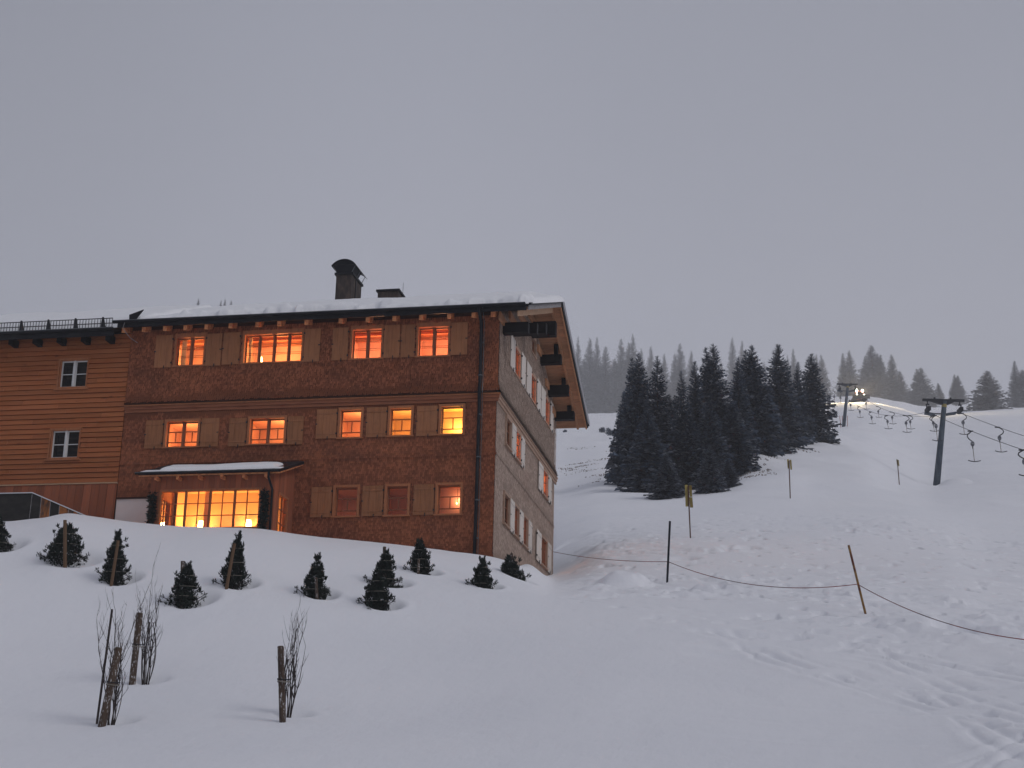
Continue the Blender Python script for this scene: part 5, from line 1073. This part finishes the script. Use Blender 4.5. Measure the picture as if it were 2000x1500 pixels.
HB = [(0, 1999, 925, -1, 'T-bar half cut by the right edge'), (0, 1898, 903, -1, 'T-bar right of the near pylon, lower one on the left cable'), (0, 1827, 863, -1, 'T-bar crossing in front of the near pylon mast'), (0, 1769, 846, 1, 'T-bar on the left cable, first uphill of the near pylon'),
      (0, 1733, 838, -1, 'T-bar on the left cable, second uphill of the near pylon'), (0, 1702, 827, -1, 'T-bar on the left cable, third uphill of the near pylon'), (0, 1679, 815, -1, 'T-bar on the left cable, right of the upper pylon by the groomer'), (0, 1661, 802, -1, 'T-bar on the left cable beside the upper pylon mast'),
      (1, 1951, 884, 1, 'T-bar near the right edge on the upper right cable'), (1, 1880, 850, 1, 'T-bar hanging just right of the near pylon head'), (1, 1822, 842, -1, 'T-bar just left of the near pylon head'), (1, 1777, 833, 1, 'T-bar on the right cable, left of the near pylon'),
      (1, 1742, 821, 1, 'T-bar on the right cable, second left of the near pylon'), (1, 1715, 809, 1, 'T-bar on the right cable, third left of the near pylon'), (1, 1691, 796, 1, 'T-bar on the right cable beside the groomer lights')]
for h_ in HB: hanger(*h_)
for (u, v, vb) in ((1640, 765, 789), (1628, 763, 795), (1615, 768, 796)):
    p = Vector(at(u, v, 300)); d = 300; R_ = Vector((_cy, -_sy, 0)); tot = (vb - v) * d / F; lab = {1640: 'distant T-bar just left of the upper pylon', 1628: 'distant T-bar second left of the upper pylon', 1615: 'distant T-bar nearest the last grove spruce'}[u]
    o = empty('tow_bar', p, lab, 'T-bar', 'T-bars hanging from the ski tow cables'); mb = MB(); mb.tube([p, p + R_ * .3 - Vector((0, 0, .4)), p + R_ * .1 - Vector((0, 0, .95))], .05, 5); mb.build('spring_arm', 'iron', o)
    mb = MB(); e = p + R_ * .1 - Vector((0, 0, .95)); mb.tube([e, e - Vector((0, 0, .45))], .18, 8); mb.build('rope_reel', 'reel', o); mb = MB(); mb.tube([e - Vector((0, 0, .4)), p + R_ * .1 - Vector((0, 0, tot))], .035, 5); mb.build('tow_rod', 'rod', o); mb = MB(); g = p + R_ * .1 - Vector((0, 0, tot)); mb.tube([g - R_ * .6, g, g + R_ * .6], .045, 5); mb.build('crossbar', 'iron', o)

# ================================================================== MARKER POLES, SIGNS, ROPE
def pole(u0, v0, u1, v1, r, m, nm, lab, cat, grp=None, lean=0.0):
    g, d = spot(u0, v0); p0 = Vector(at(u0, v0, d)); p1 = Vector(at(u1, v1, d + lean)); dn = (p0 - p1).normalized(); mb = MB(); mb.tube([p0 + dn * .35, p0, p1], r, 8); o = mb.build(nm, m); tag(o, lab, cat, grp); return p0, p1, d, o
pA = pole(1303, 1138, 1308.5, 1018, .036, 'blackrod', 'marker_pole', 'black marker pole carrying the red rope, nearest the house', 'pole', 'rope marker poles')
pB = pole(1690, 1197, 1657.5, 1065, .030, 'bamboo', 'marker_pole', 'leaning brown marker pole carrying the rope at the right', 'pole', 'rope marker poles')
def sag(a_, b_, s_, n=24): return [a_.lerp(b_, t) - Vector((0, 0, 4 * s_ * t * (1 - t))) for t in np.linspace(0, 1, n)]
kA = Vector(at(1305, 1097, pA[2])); kB = Vector(at(1675, 1141, pB[2])); kH = Vector(at(1078, 1077, 69.0)); kE = Vector(at(2040, 1253, 36.5))
for a_, b_, s_, lab in ((kH, kA, .12, 'red rope span from behind the house corner to the black pole'), (kA, kB, .38, 'red rope span between the black pole and the leaning brown pole'), (kB, kE, .28, 'thin rope span from the leaning brown pole to the right edge')):
    mb = MB(); mb.tube(sag(a_, b_, s_), .011, 5); tag(mb.build('barrier_rope', 'redrope'), lab, 'rope', 'spans of the barrier rope')
def sign(u0, v0, u1, v1, boards, lab, r=.03):
    g, d = spot(u0, v0); p0 = Vector(at(u0, v0, d)); p1 = Vector(at(u1, v1, d)); o = empty('slope_sign', p0, lab, 'sign', 'yellow slope signs on poles'); mb = MB(); mb.tube([p0 + (p0 - p1).normalized() * .35, p0, p1], r, 8); mb.build('pole', 'brownrod', o)
    for (ua, ub, va, vb, ss) in boards:
        a_ = Vector(at(ua, va, d - .05)); b_ = Vector(at(ub, va, d - .05 + .10 * ss)); c_ = Vector(at(ub + 1.5, vb, d - .05 + .10 * ss)); e_ = Vector(at(ua + 1.5, vb, d - .05)); q = Vector((0, .035, 0)); mb = MB(); mb.hexa([e_, c_, c_ + q, e_ + q, a_, b_, b_ + q, a_ + q]); mb.build('board', 'yellow', o)
sign(1348.5, 1050, 1344, 949, ((1337.5, 1343, 947, 989, 1), (1345.5, 1350.5, 948, 970, -1), (1346.2, 1352.2, 971, 991, -1)), 'nearest yellow slope sign, two narrow boards on a pole in front of the grove', .028)
sign(1543.5, 973, 1541, 900, ((1537, 1540.6, 897, 915, 1), (1542.2, 1545.6, 898, 917, -1)), 'middle yellow slope sign on a thin pole right of the grove', .032)
sign(1756.5, 946, 1752.5, 898, ((1750.6, 1752.3, 897, 909, 1), (1753.2, 1755.2, 898, 910, -1)), 'farthest small slope sign on a pole left of the near pylon', .035)
for (u0, v0, u1, v1, m_, lab) in ((1627, 846, 1626, 833, 'blackrod', 'short dark stub pole beside the last grove spruce'), (1642.5, 836, 1640, 812, 'red', 'thin red rod left of the upper pylon foot'), (1646, 834, 1645, 812, 'red', 'second thin red rod close to the upper pylon foot'), (1655, 836, 1655, 812, 'red', 'thin red rod right of the upper pylon foot')):
    pole(u0, v0, u1, v1, .045, m_, 'marker_rod', lab, 'pole', 'thin rods near the upper pylon')

# ================================================================== SNOW GROOMER
gp = Vector(at(1678, 785, 450)); gp.z = float(terrain(gp.x, gp.y, False)); G = empty('snow_groomer', gp, 'snow groomer with blazing headlights working at the top of the slope', 'snow groomer')
Wg = Vector((_cy, -_sy, 0)); Fd = Vector((-_sy * 1, -_cy, 0)).normalized(); Fd = Vector((Wg.y, -Wg.x, 0))
def gb(nm, m_, x0, x1, y0, y1, z0, z1, par=G):
    q = lambda x_, y_, z_: gp + Wg * x_ + Fd * -y_ + Vector((0, 0, z_)); mb = MB(); mb.hexa([q(x0, y0, z0), q(x1, y0, z0), q(x1, y1, z0), q(x0, y1, z0), q(x0, y0, z1), q(x1, y0, z1), q(x1, y1, z1), q(x0, y1, z1)]); return mb.build(nm, m_, par)
for s_ in (-1, 1):
    q = lambda y_, z_: gp + Wg * s_ * 1.45 - Fd * y_ + Vector((0, 0, z_)); mb = MB(); pr_ = [(-2.2, .5), (-1.7, .05), (1.7, .05), (2.2, .5), (1.8, .95), (-1.8, .95)]; b0 = len(mb.v)
    for sd2 in (-.5, .5): mb.v += [tuple(q(*p_) + Wg * sd2) for p_ in pr_]
    mb.f = [tuple(range(6)), tuple(range(11, 5, -1))] + [(k, (k + 1) % 6, 6 + (k + 1) % 6, 6 + k) for k in range(6)]; mb.t = [.5] * 8; mb.build('track', 'iron', G)
gb('body', 'groomer', -.95, .95, -1.9, 2.0, .7, 1.5); cb = gb('cab', 'groomer', -1.1, 1.1, -1.0, .7, 1.5, 2.75); gb('windscreen', 'darkglass', -.95, .95, -1.03, -1.005, 1.7, 2.6, cb); gb('blade', 'iron', -2.4, 2.4, -3.1, -2.9, .05, 1.15); gb('blade_arm', 'iron', -.7, -.5, -2.9, -1.8, .5, .7); gb('blade_arm', 'iron', .5, .7, -2.9, -1.8, .5, .7); gb('rear_tiller', 'iron', -2.2, 2.2, 2.3, 3.2, .1, .8)
for x_, z_, r_ in ((-.8, 2.85, .22), (.8, 2.85, .22), (-1.0, 1.35, .16), (1.0, 1.35, .16)):
    c = gp + Wg * x_ + Fd * 1.1 + Vector((0, 0, z_)) + (Fd * .95 if z_ < 2 else Vector((0, 0, 0))); mb = MB(); mb.tube([c - Fd * .08, c + Fd * .06], r_, 12); hl = mb.build('headlight', 'headlamp', G)
for s_, e_ in ((-1, 26000), (1, 26000), (0, 26000)):
    l = bpy.data.lights.new('headlight_beam', 'SPOT'); l.energy = e_; l.color = (1, .78, .42); l.spot_size = math.radians(110); l.spot_blend = .6; l.shadow_soft_size = .2
    o = bpy.data.objects.new('headlight_beam', l); o.location = Vector((0, 0, 2.9)) + Fd * 1.4 + Wg * .6 * s_; o.parent = G; dirv = (Fd + Wg * s_ * 1.1 + Vector((0, 0, -.22))); o.rotation_euler = (-dirv).to_track_quat('Z', 'Y').to_euler(); COL.objects.link(o)

# ================================================================== HAZE
me = bpy.data.meshes.new('haze'); x0, x1, y0, y1, z0, z1 = -2700, 2700, -2700, 2700, GZ - 320, 560
me.from_pydata([(x0, y0, z0), (x1, y0, z0), (x1, y1, z0), (x0, y1, z0), (x0, y0, z1), (x1, y0, z1), (x1, y1, z1), (x0, y1, z1)], [], [(0, 3, 2, 1), (4, 5, 6, 7), (0, 1, 5, 4), (1, 2, 6, 5), (2, 3, 7, 6), (3, 0, 4, 7)])
hz = bpy.data.objects.new('haze', me); COL.objects.link(hz); hz['kind'] = 'stuff'; hz['label'] = 'pale dusk fog filling the valley air'
m = bpy.data.materials.new('haze'); m.use_nodes = True; t = m.node_tree; t.nodes.clear(); o = t.nodes.new('ShaderNodeOutputMaterial'); pv = t.nodes.new('ShaderNodeVolumePrincipled')
pv.inputs['Density'].default_value = 0.00045; pv.inputs['Color'].default_value = (0.97, 0.97, 0.99, 1); t.links.new(pv.outputs[0], o.inputs['Volume']); me.materials.append(m)
